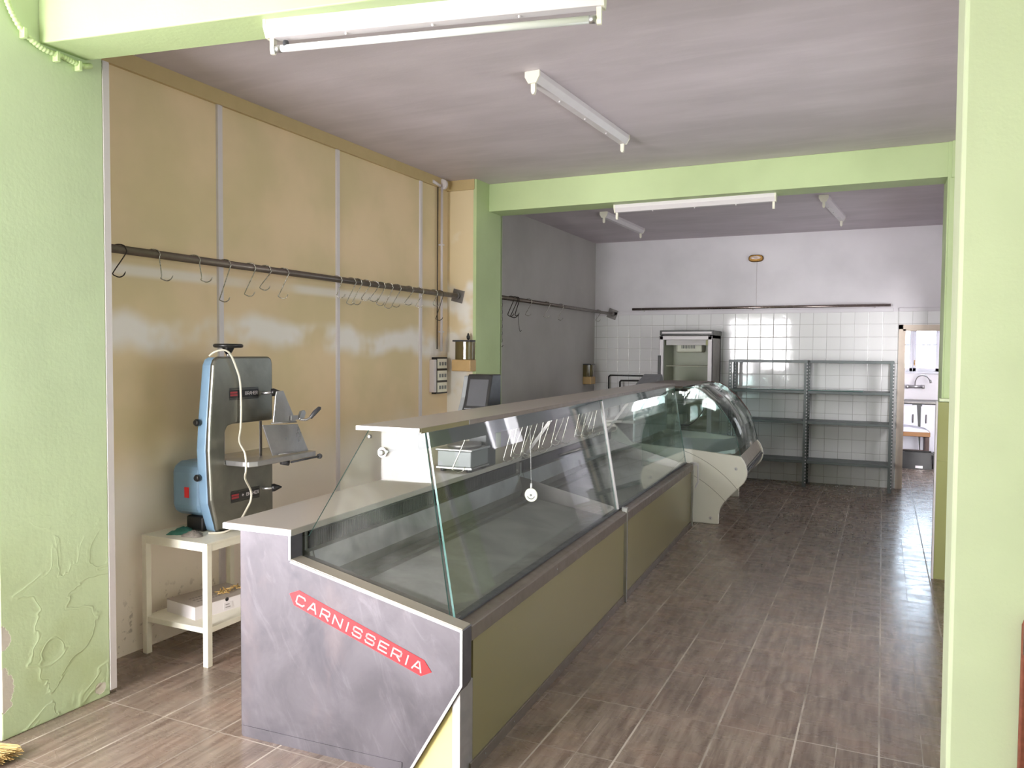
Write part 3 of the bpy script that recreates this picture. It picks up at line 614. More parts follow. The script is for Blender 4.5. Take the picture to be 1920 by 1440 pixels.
# towel dispensers
def dispenser(px, py, pz, face, label):
    """face 'y': hangs on a wall facing -y; 'x': on a wall facing +x"""
    t = thing('towel_dispenser', label, 'dispenser', (px, py, pz))
    if face == 'y': F = lambda a, b, c: (px+a, py-b, pz+c)
    else: F = lambda a, b, c: (px+b, py+a, pz+c)
    mb = MB(F); mb.prism([(-.085, 0)]+[(.085*math.cos(R(180-i*15)), .05+.06*math.sin(R(i*15))) for i in range(13)]+[(.085, 0)], lambda a, b: (a, b, .10), lambda a, b: (a, b, .265), smooth=False)
    mb.build('reservoir', 'amber', t, bevel=.004)
    mb = MB(F); mb.prism([(-.075, .0)]+[(.07*math.cos(R(180-i*15)), .04+.05*math.sin(R(i*15))) for i in range(13)]+[(.075, 0)], lambda a, b: (a, b, .105), lambda a, b: (a, b, .2)); mb.build('paper_roll', 'wood_dark', t)
    mb = MB(F); mb.box((-.093, 0, .0), (.093, .115, .10)); mb.build('base', 'wood', t, bevel=.008)
    mb = MB(F); mb.box((-.087, 0, .255), (.087, .11, .27)); mb.build('lid', 'darkgrey', t, bevel=.004)
    return t
dispenser(-3.31, 6.157, 1.41, 'y', 'brown dispenser on a pale base on the cream pier')
mb = MB(); mb.lathe([(.002, .0), (.012, .01), (.016, .03), (.008, .048), (.009, .055), (.003, .062)], (-3.268, 6.10, 1.679), 'z', 12); tag(mb.build('bottle_stopper', 'black'), 'tiny black knob standing on the brown dispenser on the pier', 'knob')
dispenser(-3.6, 10.02, 1.16, 'x', 'brown dispenser on a pale base in the corner of the rear room')
# brass bulkhead
t = thing('brass_bulkhead_lamp', 'small oval brass wall lamp high on the back wall', 'lamp', (-1.474, YB, 2.74))
mb = MB(); mb.prism([(.09*math.copysign(abs(math.cos(a))**.6, math.cos(a)), .045*math.copysign(abs(math.sin(a))**.8, math.sin(a))) for a in [2*math.pi*i/24 for i in range(24)]], lambda a, b: (-1.474+a, YB-.05, 2.775+b), lambda a, b: (-1.474+a, YB, 2.775+b)); mb.build('body', 'brass', t, bevel=.01)
mb = MB(); mb.prism([(.062*math.cos(a), .02*math.sin(a)) for a in [2*math.pi*i/20 for i in range(20)]], lambda a, b: (-1.474+a, YB-.062, 2.78+b), lambda a, b: (-1.474+a, YB-.045, 2.78+b)); mb.build('glass_cover', 'rail_bright', t)
mb = MB(); mb.tube([(-1.465, YB-.004, 2.73), (-1.463, YB-.004, 2.14)], .0022, 5); mb.tube(smooth_pts([(-1.56, YB-.01, 2.77), (-1.585, YB-.01, 2.75), (-1.58, YB-.01, 2.735)], 4), .002, 5); mb.build('wire', 'trim', t)
# pale green flexible hose on the front pillar
t = thing('corrugated_hose', 'pale green corrugated cable hose clipped to the front pillar', 'cable hose', (-3.155, 2.2, 2.8))
path = smooth_pts([(-3.155, 2.02, 2.99), (-3.155, 2.04, 2.945), (-3.155, 2.063, 2.898), (-3.155, 2.10, 2.852), (-3.155, 2.15, 2.822), (-3.152, 2.20, 2.806), (-3.152, 2.264, 2.806), (-3.152, 2.313, 2.800), (-3.152, 2.362, 2.797), (-3.156, 2.39, 2.805), (-3.168, 2.41, 2.815)], 16)
mb = MB(); mb.tube(path, [.0115 if i % 4 < 2 else .0092 for i in range(len(path))], 12); mb.build('hose', 'hose', t)
for (y, z) in ((2.105, 2.85), (2.245, 2.803), (2.345, 2.797)):
    mb = MB(); mb.box((-3.17, y-.01, z-.028), (-3.138, y+.006, z+.014)); mb.build('clip', 'hose', t, bevel=.003)
# rusty strap on the right pier
A = R(8.9)
def RF(a, b, z): return (.205+a*math.cos(A)+b*math.sin(A), 2.73+a*math.sin(A)-b*math.cos(A), z)
t = thing('door_latch_plate', 'rusty red-brown iron plate bolted to the right pier', 'latch plate', (.47, 2.73, .25))
mb = MB(RF); mb.prism([(.185, -.02), (.185, .785), (.192, .805), (.205, .815), (.285, .815), (.285, -.02)], lambda a, z: (a, .012, z), lambda a, z: (a, .03, z)); mb.build('plate', 'rust', t, bevel=.004)
mb = MB(RF); mb.prism([(.186, .70), (.186, .786), (.193, .805), (.206, .814), (.286, .814), (.286, .69)], lambda a, z: (a, .03, z), lambda a, z: (a, .034, z)); mb.build('worn_end', 'rust_grey', t)
mb = MB(RF); mb.tube([(.215, .03, .775), (.215, .046, .775)], .012, 12); mb.build('bolt', 'alu', t)

# ------------------------------------------------------------------ the long display counter
CA = R(2.4); CO = Vector((-1.344, 2.479, 0))
def K(u, w, z): return (CO.x+u*math.cos(CA)-w*math.sin(CA), CO.y+u*math.sin(CA)+w*math.cos(CA), z)
W1, W2 = 2.36, 4.76
def base(u, w, z=0): return K(u, w, z)
ctr = thing('display_counter', 'long glass-fronted meat counter with olive panels and steel end', 'display counter', base(-.5, 2.4))
# steel end panel with flange
EP = [(0, .58), (0, .375), (-.215, 0.012), (-.25, 0.0), (-1.01, 0), (-1.01, .85), (-.755, .85), (-.755, .752)]
mb = MB(K); mb.prism(EP, lambda u, z: (u, 0, z), lambda u, z: (u, .075, z)); ep = mb.build('end_panel', 'steel', ctr, bevel=.004)
mb = MB(K)
rim = [(-.755, .85), (-.755, .752), (0, .58), (0, .375), (-.215, .012)]
for (u0, z0), (u1, z1) in zip(rim[:-1], rim[1:]):
    d = Vector((u1-u0, z1-z0)).normalized(); nn = Vector((-d.y, d.x))*-.012 if True else None
    mb.prism([(u0, z0), (u1, z1), (u1+nn.x*-1*0+(-d.y)*-.0, z1), (u1, z1)][:2]+[(u1+d.y*.010, z1-d.x*.010), (u0+d.y*.010, z0-d.x*.010)], lambda u, z: (u, -.004, z), lambda u, z: (u, .0, z))
mb.build('edge_trim', 'alu', ep)
mb = MB(K); mb.prism([(-1.0, 0), (-.25, 0), (-.25, .045), (-1.0, .045)], lambda u, z: (u, -.003, z), lambda u, z: (u, 0, z)); mb.build('kick_strip', 'steel', ep)
# carnisseria sticker
def SK(a, b, c):   # a along the sticker, b across, c outwards
    p0 = Vector((-.763, .615)); p1 = Vector((-.127, .403)); d = (p1-p0).normalized(); n_ = Vector((-d.y, d.x)); q = p0 + d*a + n_*b; return K(q.x, -.001-c, q.y)
Ls = .6704
mb = MB(SK); mb.prism([(0, .005), (.038, .036), (Ls-.042, .032), (Ls, .004), (Ls-.035, -.030), (.034, -.030)], lambda a, b: (a, b, .0), lambda a, b: (a, b, .0012)); mb.build('sticker', 'red', ep)
mb = MB(lambda a, b, c: SK(a, b, c+.0012)); text_mb(mb, 'CARNISSERIA', lambda a, b, c: (a, b, c), .040, -.017, .038, .034, .0225, .0062, .0008)
mb.build('lettering', 'letter', ep)
# cream carcass seen under the slanted cut
mb = MB(K); mb.box((-.30, .10, .02), (-.035, 2.3, .46)); mb.build('cream_side', 'cream_panel', ctr)
mb = MB(K); mb.box((-.050, .015, 0), (-.016, .12, .36)); mb.build('corner_post', 'alu', ctr, bevel=.002)
mb = MB(K); mb.prism([(-.262, 0.0), (-.052, 0.0), (-.052, .34), (-.07, .34)], lambda u, z: (u, .022, z), lambda u, z: (u, .0995, z)); mb.build('cut_edge', 'cream_panel', ctr)
# front: panels, frames, rails
for w0, w1 in ((.12, W1-.02), (W1+.03, W2-.02)):
    mb = MB(K); mb.box((-.03, w0, .045), (-.016, w1, .52)); mb.build('front_panel', 'olive', ctr)
    mb = MB(K); mb.box((-.05, w0-.03, 0.0), (-.008, w1, .045)); 
    mb.build('plinth_rail', 'frame', ctr, bevel=.002)
    k = w0+.1
    while k < w1:
        mb = MB(K); mb.lathe([(.003, 0), (.003, .002)], (-.008, k, .024), 'x', 8); mb.build('screw', 'alu', ctr); k += .29
    mb = MB(K); mb.prism([(-.09, .585), (-.012, .578), (0, .57), (0, .515), (-.04, .51)], lambda u, z: (u, w0-.045, z), lambda u, z: (u, w1, z)); mb.build('top_rail', 'frame', ctr, bevel=.003)
mb = MB(K); mb.lathe([(.004, 0), (.004, .002)], (0.0, 1.02, .545), 'x', 8); mb.build('screw', 'alu', ctr)
mb = MB(K); mb.box((-.03, W1-.02, -.0), (.003, W1+.0, .60)); mb.box((-.04, W1+.004, 0), (-.004, W1+.03, .60)); mb.build('joint_post', 'alu', ctr, bevel=.002)
mb = MB(K); mb.box((-.03, W2-.02, 0), (.003, W2+.0, .585)); mb.build('joint_post', 'alu', ctr, bevel=.002)
mb = MB(K); mb.box((-1.0, W2, 0), (-.02, W2+.03, .57)); mb.build('far_end_panel', 'steel', ctr)
mb = MB(K); mb.prism([(-.02, .585), (.04, .575), (.045, .40), (.012, .34), (.012, .365), (.032, .41), (.028, .555), (-.02, .56)], lambda u, z: (u, W2+.02, z), lambda u, z: (u, W2+.05, z)); mb.build('end_bracket', 'white', ctr, bevel=.002)
# back and worktop
mb = MB(K); mb.box((-1.0, .075, .0), (-.96, W2, .85)); mb.build('back_panel', 'cream', ctr)
mb = MB(K); mb.box((-1.085, -.012, .85), (-.744, W2+.05, .877)); mb.build('worktop', 'stone', ctr, bevel=.003)
mb = MB(K); mb.box((-1.085, -.0145, .852), (-.7435, -.012, .875)); mb.build('worktop_edge', 'alu', ctr)
# the display well
mb = MB(K)
well = [(-.09, .575), (-.10, .52), (-.60, .60), (-.66, .60), (-.66, .615), (-.735, .615), (-.715, .665), (-.74, .765), (-.765, .768), (-.765, .85), (-.80, .85), (-.80, .48), (-.06, .48)]
mb.prism(well, lambda u, z: (u, .10, z), lambda u, z: (u, W2-.03, z)); mb.build('well_liner', 'dark_inner', ctr)
mb = MB(K); mb.box((-.60, .13, .59), (-.12, .14, .6))
for w0, w1 in ((.12, W1-.02), (W1+.06, W2-.1)):
    mb2 = MB(K); mb2.prism([(-.105, .525), (-.105, .532), (-.60, .612), (-.60, .604)], lambda u, z: (u, w0, z), lambda u, z: (u, w1, z)); mb2.build('deck', 'deck', ctr)
    mb2 = MB(K); mb2.prism([(-.728, .668), (-.712, .668), (-.735, .765), (-.75, .765)], lambda u, z: (u, w0, z), lambda u, z: (u, w1-.03, z)); mb2.build('air_duct_panel', 'steel_dark', ctr)
    mb2 = MB(K); k = w0+.03
    mb2.box((-.764, w0, .772), (-.756, w1, .842), 0)
    while k < w1-.03: mb2.box((-.757, k, .776), (-.748, k+.0045, .838), 1); k += .0125
    mb2.build('air_grille', ['black', 'darkgrey'], ctr)
mb = MB(K); mb.prism([(-.09, .53), (-.09, .60), (-.76, .755), (-.76, .60)], lambda u, z: (u, W1, z), lambda u, z: (u, W1+.008, z)); mb.build('divider_plate', 'steel_dark', ctr)
mb = MB(K); mb.prism([(-.09, .53), (-.09, .582), (-.76, .76), (-.76, .60)], lambda u, z: (u, W2-.06, z), lambda u, z: (u, W2-.03, z)); mb.build('inner_end_plate', 'alu', ctr)
mb = MB(K); mb.prism([(-.755, .752), (-.06, .593), (-.06, .56), (-.755, .72)], lambda u, z: (u, .075, z), lambda u, z: (u, .105, z)); mb.build('inner_end_rim', 'steel_dark', ctr)
mb = MB(K); mb.prism([(-.757, .757), (-.757, .753), (-.002, .580), (-.002, .584)], lambda u, z: (u, .0, z), lambda u, z: (u, .065, z)); mb.build('flange_top', 'fascia', ep)
mb = MB(K); mb.box((-.744, W1+.01, .70), (-.738, W1+.03, .84)); mb.lathe([(.006, 0), (.006, .012)], (-.74, W1-.06, .80), 'x', 8); mb.lathe([(.006, 0), (.006, .012)], (-.74, W1-.02, .76), 'x', 8); mb.build('fixing_strip', 'alu', ctr)
# upper glass shelf
mb = MB(K); mb.box((-.446, -.005, 1.283), (-.178, W2-.0, 1.30)); us = mb.build('top_shelf', 'stone', ctr, bevel=.002)
mb = MB(K); mb.box((-.448, -.008, 1.2835), (-.176, -.005, 1.2995)); mb.build('shelf_edge', 'white', us)
mb = MB(K); mb.box((-.1785, .0, 1.281), (-.172, .40, 1.299), 0); mb.box((-.1785, .40, 1.281), (-.172, .405, 1.299), 1); mb.box((-.1785, .405, 1.281), (-.172, W2, 1.299), 2); mb.build('shelf_lip', ['olive', 'alu', 'frame'], us)
mb = MB(K); mb.box((-.325, .085, 1.205), (-.235, W2-.1, 1.275)); lh = mb.build('light_housing', 'darkgrey', ctr)
mb = MB(K); mb.prism([(-.322, 1.207), (-.315, 1.270), (-.25, 1.270), (-.232, 1.207)], lambda u, z: (u, .080, z), lambda u, z: (u, .085, z)); mb.lathe([(.005, 0), (.005, .003)], (-.25, .077, 1.25), 'y', 8); mb.build('housing_end', 'white_metal', lh)
# end glass
GE = [(-.085, .580), (-.757, .738), (-.757, .835), (-.722, .838), (-.437, 1.281), (-.195, 1.281)]
mb = MB(K); mb.prism(GE, lambda u, z: (u, .066, z), lambda u, z: (u, .074, z), 0, 1); mb.build('end_glass', ['clear', 'glass_edge'], ctr)
mb = MB(K); mb.prism(GE, lambda u, z: (u, W2-.05, z), lambda u, z: (u, W2-.042, z), 0, 1); mb.build('far_end_glass', ['glass_dark', 'glass_edge'], ctr)
# front glass in two panes
def front_glass(w0, w1, name):
    mb = MB(K); mb.prism([(-.068, .586), (-.060, .590), (-.176, 1.279), (-.184, 1.279)], lambda u, z: (u, w0, z), lambda u, z: (u, w1, z), 1, 0); return mb.build(name, ['glass', 'glass_edge'], ctr)
front_glass(.062, W1-.03, 'front_glass'); front_glass(W1-.0, W2-.04, 'front_glass')
mb = MB(K); mb.prism([(-.064, .588), (-.052, .590), (-.168, 1.272), (-.180, 1.272)], lambda u, z: (u, W1-.030, z), lambda u, z: (u, W1-.010, z)); mb.build('glass_joint_strip', 'white', ctr)
mb = MB(K); mb.box((-.085, .08, .583), (-.050, W2-.05, .590)); mb.build('glass_seal', 'darkgrey', ctr)
# standoff bosses and hook bar
mb = MB(K); mb.tube([(-.373, .09, 1.194), (-.373, W2-.06, 1.194)], .006, 10); mb.build('hook_bar', 'alu', ctr)
mb = MB(K)
mb.lathe([(.019, -.004), (.019, .0), (.012, .0), (.012, -.012), (.006, -.014)][::-1], (-.373, .060, 1.194), 'y', 18)
mb.lathe([(.008, .0), (.008, -.007), (.004, -.009)][::-1], (-.432, .066, 1.252), 'y', 12); mb.build('glass_boss', 'alu', ctr)
for w in (2.30, 4.3):
    mb = MB(K); mb.prism([(-.41, 1.283), (-.385, 1.283), (-.68, .877), (-.705, .877)], lambda u, z: (u, w, z), lambda u, z: (u, w+.006, z)); mb.build('shelf_bracket', 'steel_dark', ctr)
# thermometer disc hanging in the case
t = thing('thermometer', 'round white dial thermometer hanging on a wire inside the glass counter', 'thermometer', K(-.36, 1.40, .86))
# loose things on and in the counter -------------------------------------------------
F2 = lambda u, w, z: K(u, w, z)
mb = MB(F2); mb.lathe([(.034, -.004), (.036, 0), (.034, .004)], (-.25, 1.314, .834), 'y', 24); mb.build('dial', 'white_metal', t)
mb = MB(F2); mb.lathe([(.006, -.006), (.006, -.004)], (-.25, 1.314, .834), 'y', 10)
pts = [K(-.25+.02*math.cos(R(a)), 1.309, .834+.02*math.sin(R(a))) for a in range(200, 345, 12)]
mb2 = MB(); mb2.tube(pts, .002, 5); mb.v += mb2.v; o_ = len(mb.v)-len(mb2.v); mb.f += [[i+o_ for i in f] for f in mb2.f]; mb.m += mb2.m; mb.s += mb2.s
mb.build('dial_marks', 'darkgrey', t)
mb = MB(F2); mb.tube([(-.25, 1.314, .868), (-.25, 1.314, .895)], .006, 8); mb.tube([(-.25, 1.314, .89), (-.26, 1.314, 1.205)], .0012, 5); mb.build('wire', 'white', t)
t.location = K(-.25, 1.314, .80)
for ch in [x for x in bpy.data.objects if x.parent == t]: ch.location = Vector((0, 0, 0))+(Vector(K(-.36, 1.40, .86))-Vector(K(-.25, 1.314, .80)))
bunch = [.74, 1.30, 1.37, 1.455, 1.53, 1.60, 1.68, 1.78, 1.90, 2.02, 2.15, 2.24, 2.46, 2.54, 2.62, 2.70, 2.78, 2.86]
for i, w in enumerate(bunch):
    lab = ('single S-hook inside the glass counter, apart from the bunch and nearest the camera' if i == 0 else 'S-hook in the bunch inside the glass counter, %s from the left' % ORD[i-1])
    hook(K(-.373, w, 1.186), .175 + .03*((i*37 % 10)/10), 38 + (i*53 % 30)-15, lab, 'S-hooks inside the glass counter', w=.030, r=.0028, tx=.014, tz=.012, lean=.2*((i*7) % 5-2))

# scale on the worktop
t = thing('shop_scale', 'grey shop scale with tall dark display column on the counter worktop', 'scale', K(-.83, 1.85, .877))
mb = MB(K); mb.box((-.955, 1.60, .905), (-.735, 1.84, 1.00)); mb.build('body', 'midgrey', t, bevel=.006)
mb = MB(K); mb.box((-.965, 1.59, 1.0), (-.725, 1.85, 1.012)); mb.build('weighing_plate', 'alu', t, bevel=.004)
mb = MB(K); mb.prism([(-.84+.10*math.cos(R(a)), 1.73+.11*math.sin(R(a))) for a in range(0, 360, 15)], lambda u, w: (u, w, 1.012), lambda u, w: (u, w, 1.035), smooth=True); mb.build('tray', 'steel_dark', t)
mb = MB(K); mb.box((-.96, 1.595, .895), (-.73, 1.845, .905)); mb.build('base_trim', 'alu', t)
for (u, w) in ((-.93, 1.63), (-.76, 1.63), (-.93, 1.81), (-.76, 1.81)):
    mb = MB(K); mb.lathe([(.018, 0), (.018, .018)], (u, w, .877), 'z', 12); mb.build('foot', 'black', t)
mb = MB(K); mb.box((-.875, 1.86, .877), (-.755, 2.0, 1.20)); mb.build('column', 'darkgrey', t, bevel=.006)
mb = MB(K); mb.prism([(1.86, 1.20), (1.825, 1.23), (1.90, 1.44), (2.03, 1.44), (2.03, 1.20)], lambda w, z: (-.90, w, z), lambda w, z: (-.735, w, z)); hd = mb.build('display_head', 'black', t, bevel=.006)
mb = MB(K); mb.prism([(1.838, 1.25), (1.832, 1.25), (1.888, 1.41), (1.894, 1.41)], lambda w, z: (-.88, w, z), lambda w, z: (-.755, w, z)); mb.build('display_window', 'darkgrey', hd)
mb = MB(K); mb.prism([(1.85, 1.17), (1.80, 1.20), (1.86, 1.30), (1.90, 1.43), (1.97, 1.43), (1.97, 1.2)], lambda w, z: (-.93, w, z), lambda w, z: (-.90, w, z)); mb.build('side_cheek', 'midgrey', hd, bevel=.005)

# ------------------------------------------------------------------ curved deli case
D0, D1 = 4.93, 6.48
dl = thing('curved_display_case', 'cream refrigerated display case with curved glass behind the long counter', 'display case', K(-.3, 5.7, 0))
SP = [(-.90, .90), (-.80, .90), (-.62, .72), (-.30, .700), (-.056, .684), (.375, .643)] + \
     [(.40, .632), (.425, .60), (.445, .555), (.455, .51), (.455, .465), (.445, .43), (.425, .395), (.38, .349), (.282, .243), (.245, .195), (.222, .155), (.209, .10), (.208, 0.0), (-.90, 0.0)]
for w, nm in ((D0, 0), (D1, 1)):
    mb = MB(K); mb.prism(SP, lambda u, z: (u, w, z), lambda u, z: (u, w+.035, z)); sp = mb.build('side_panel', 'cream', dl, bevel=.008)
    if nm == 0:
        mb = MB(K)
        for (cu, cz, r0, rot0, rot1) in ((-.45, -.35, 1.07, 72, 37), (-.55, -.55, 1.12, 62, 40)):
            q = [(cu+r0*math.cos(R(a)), -0.0, cz+r0*math.sin(R(a))) for a in [rot0+(rot1-rot0)*i/14 for i in range(15)]]
            q = [K(u, D0, z) for u, _, z in q if 0 < z < .69 and u < .44]
            if len(q) > 2:
                m3 = MB(); m3.tube(q, .0022, 5); off = len(mb.v); mb.v += m3.v; mb.f += [[i+off for i in f] for f in m3.f]; mb.m += m3.m; mb.s += m3.s
        mb.build('panel_groove', 'fascia', sp)
        for (u, z) in ((.355, .525), (.135, .055)):
            mb = MB(K); mb.lathe([(.013, -.004), (.015, 0)], (u, D0, z), 'y', 16); mb.lathe([(.004, -.0055), (.004, -.003)], (u, D0, z), 'y', 8, 1); mb.build('cap', ['white', 'darkgrey'], sp)
# body between the panels
mb = MB(K); body = [(-.88, .0), (.12, 0), (.12, .20), (.30, .33), (.36, .42), (.36, .64), (.30, .66), (-.10, .60), (-.60, .62), (-.80, .88), (-.88, .88)]
mb.prism(body, lambda u, z: (u, D0+.035, z), lambda u, z: (u, D1, z)); mb.build('body', 'fascia', dl)
mb = MB(K); mb.prism([(.36, .645), (.385, .64), (.435, .535), (.425, .53), (.36, .60)], lambda u, z: (u, D0+.036, z), lambda u, z: (u, D1-.001, z)); mb.build('upper_fascia', 'fascia', dl, bevel=.002)
mb = MB(K); mb.prism([(.36, .525), (.437, .525), (.445, .47), (.43, .43), (.38, .375), (.30, .30), (.28, .31), (.34, .40)], lambda u, z: (u, D0+.036, z), lambda u, z: (u, D1-.001, z)); bp = mb.build('bumper', 'bumper', dl, bevel=.004)
mb = MB(K); mb.tube([(.442, D0+.04, .50), (.442, D1-.002, .50)], .012, 8); mb.build('bumper_strip', 'darkgrey', bp)
mb = MB(K); mb.box((-.86, D0+.04, .615), (.30, D1-.003, .63)); mb.build('deck', 'inner', dl)
mb = MB(K); mb.prism([(.02, .63), (.04, .63), (.34, .70), (.34, .66)], lambda u, z: (u, D0+.05, z), lambda u, z: (u, D1-.01, z)); mb.build('front_ledge', 'inner', dl)
mb = MB(K); mb.box((-.62, D0+.05, .72), (-.60, D1-.01, 1.22)); mb.box((-.60, D0+.6, .72), (-.59, D0+.64, 1.22)); mb.build('rear_doors', 'inner', dl)
mb = MB(K); mb.box((-.52, D0+.05, .90), (-.15, D1-.02, .908)); mb.build('inner_shelf', 'glass_dark', dl)
mb = MB(K); mb.box((-.92, D0, .90), (-.60, D1+.03, .93)); mb.build('rear_worktop', 'stone', dl, bevel=.003)
# curved front glass
GC = [(.385, .645), (.379, .688), (.362, .76), (.339, .838), (.314, .905), (.282, .965), (.250, 1.011), (.171, 1.106), (.093, 1.173), (.045, 1.215), (0, 1.242), (-.06, 1.257), (-.16, 1.262)]
GCs = [tuple(p)[:2] for p in smooth_pts([(a, b, 0) for a, b in GC], 3)]
def off(poly, d):
    o_ = []
    for i, p in enumerate(poly):
        a = Vector(poly[max(i-1, 0)]); b = Vector(poly[min(i+1, len(poly)-1)]); t_ = (b-a).normalized(); o_.append((p[0]-t_.y*-d, p[1]-t_.x*d))
    return o_
inner = off(GCs, .007)
mb = MB(K); mb.prism(GCs+inner[::-1], lambda u, z: (u, D0+.02, z), lambda u, z: (u, D1+.02, z), 1, 0, True); mb.build('curved_glass', ['glass_curve', 'glass_edge'], dl)
mb = MB(K); mb.tube([(a+.002, D0+.018, b+.002) for a, b in GCs[4:]], .0035, 6); mb.build('glass_rim', 'glass_edge', dl)
mb = MB(K); mb.tube([(a+.002, D1+.02, b+.002) for a, b in GCs[4:]], .0035, 6); mb.build('glass_rim', 'glass_edge', dl)
mb = MB(K); mb.box((-.62, D0, 1.252), (-.14, D1+.03, 1.272)); mb.build('top_board', 'frame', dl, bevel=.003)
M['redline'] = plain('red_stripe', (150, 60, 56), .4, 0, .05)
mb = MB(K); mb.tube([(a+.004, D1+.004, b+.004) for a, b in GCs[12:]], .003, 5); mb.build('red_line', 'redline', dl)
side = [(-.60, .70), (-.06, .686), (.372, .648)]+inner[1:]+[(-.60, 1.25)]
mb = MB(K); mb.prism(side, lambda u, z: (u, D0+.012, z), lambda u, z: (u, D0+.018, z), 0, 1); mb.build('side_glass', ['glass_dark', 'glass_edge'], dl)
mb = MB(K); mb.prism(side, lambda u, z: (u, D1+.004, z), lambda u, z: (u, D1+.010, z), 0, 1); mb.build('side_glass', ['glass_dark', 'glass_edge'], dl)
for u in (-.20, -.13):
    mb = MB(K); mb.prism([(u+.035*math.cos(R(a)), 1.235+.014*math.sin(R(a))) for a in range(0, 360, 20)], lambda a, b: (a, D0+.0, b), lambda a, b: (a, D0+.03, b)); mb.build('glass_hinge', 'black', dl)
# electric cable inside
mb = MB(K); mb.tube(smooth_pts([(.06, D0+.1, 1.17), (.02, D0+.12, 1.02), (-.10, D0+.14, .90), (-.22, D0+.12, .92)], 8), .004, 6); mb.build('inner_cable', 'black', dl)
# grey slanted back of the till on the deli case
t = thing('scale_display', 'grey slanted back of a shop scale standing behind the curved glass case', 'scale', K(-.80, 6.1, .93))
mb = MB(K); mb.box((-.84, 5.95, .93), (-.70, 6.2, 1.17)); mb.build('stand', 'midgrey', t, bevel=.005)
mb = MB(K); mb.prism([(5.75, 1.17), (5.70, 1.20), (6.28, 1.345), (6.33, 1.30), (6.33, 1.17)], lambda w, z: (-.82, w, z), lambda w, z: (-.62, w, z)); mb.build('display_back', 'midgrey', t, bevel=.004)
# black tubular frame by the back wall
t = thing('tube_frame', 'black tubular rack standing against the tiled back wall', 'rack', (-3.0, YB-.25, 0))
yy = YB-.10
mb = MB(); mb.tube([(-3.36, yy, 0), (-3.36, yy, 1.255), (-3.34, yy, 1.275), (-2.65, yy, 1.275)], .011, 10); mb.build('upper_rail', 'black', t)
yy = YB-.2
mb = MB(); mb.tube([(-3.17, yy, 0), (-3.17, yy, 1.19), (-3.155, yy, 1.21), (-2.62, yy, 1.215), (-2.60, yy, 1.19), (-2.60, yy, 0)], .013, 10); mb.tube(smooth_pts([(-3.26, yy, .95), (-3.24, yy, 1.04), (-3.15, yy, 1.09), (-3.05, yy, 1.05), (-3.02, yy, .95)], 6), .012, 8); mb.build('lower_rail', 'black', t)
mb = MB(); mb.box((-3.19, YB-.21, .3), (-3.15, YB-.09, .33)); mb.box((-2.62, YB-.21, .3), (-2.58, YB-.09, .33)); mb.box((-3.37, YB-.11, .3), (-3.16, YB-.09, .33)); mb.build('crossbar', 'black', t)

# ------------------------------------------------------------------ glass door fridge
fx0, fx1, fy0, fy1 = -2.525, -1.885, 9.75, 10.34
t = thing('glass_door_fridge', 'upright display fridge with a glass door against the back wall', 'fridge', ((fx0+fx1)/2, 10.05, 0))
mb = MB()
mb.box((fx0, fy0+.06, 0), (fx0+.035, fy1, 1.80)); mb.box((fx1-.035, fy0+.06, 0), (fx1, fy1, 1.80)); mb.box((fx0, fy1-.04, 0), (fx1, fy1, 1.80)); mb.box((fx0, fy0+.06, 1.765), (fx1, fy1, 1.80)); mb.box((fx0, fy0+.06, 0), (fx1, fy1, .18))
mb.build('cabinet', 'fridge_side', t)
mb = MB(); mb.box((fx0+.036, fy1-.06, .18), (fx1-.036, fy1-.041, 1.765)); mb.box((fx0+.036, fy0+.07, .18), (fx0+.045, fy1-.06, 1.765)); mb.box((fx1-.045, fy0+.07, .18), (fx1-.036, fy1-.06, 1.765)); mb.build('liner', 'fridge_liner', t)
mb = MB(); mb.box((fx0-.01, fy0+.04, 1.80), (fx1+.01, fy1, 1.862)); mb.build('top_canopy', 'black', t, bevel=.006)
mb = MB(); mb.box((fx0+.02, fy0+.033, 1.822), (fx1-.01, fy0+.04, 1.846)); mb.build('canopy_strip', 'white', t)  # plain white strip along the canopy front
mb = MB(); mb.box((fx0, fy0, .20), (fx0+.045, fy0+.055, 1.79)); mb.box((fx1-.045, fy0, .20), (fx1, fy0+.055, 1.79)); mb.box((fx0, fy0, 1.745), (fx1, fy0+.055, 1.79)); mb.box((fx0, fy0, .20), (fx1, fy0+.055, .25)); dr = mb.build('door', 'white', t, bevel=.004)
mb = MB(); mb.box((fx0+.045, fy0+.02, .25), (fx1-.045, fy0+.028, 1.745)); mb.build('door_glass', 'clear', dr)
mb = MB(); mb.box((fx0-.016, fy0-.02, .95), (fx0+.02, fy0, 1.55)); mb.build('handle', 'black', dr, bevel=.004)
mb = MB(); mb.box((fx0-.014, fy0+.02, .86), (fx0+.035, fy0+.05, 1.0)); mb.build('hinge_cover', 'black', dr)
mb = MB(); mb.box((fx0+.06, fy0+.1, 1.68), (fx1-.09, fy0+.14, 1.745), 0); mb.box((fx1-.09, fy0+.1, 1.68), (fx1-.05, fy0+.14, 1.745), 1); mb.build('inner_header', ['trim', 'gasket'], t)
mb = MB(); mb.box((-2.40, 10.1, 1.59), (-2.07, 10.3, 1.70)); 
fan = mb.build('fan_unit', 'white_metal', t, bevel=.02)
mb = MB()
for k in range(9): mb.box((-2.33+k*.02, 10.095, 1.64), (-2.32+k*.02, 10.101, 1.685))
mb.build('fan_grille', 'darkgrey', fan)
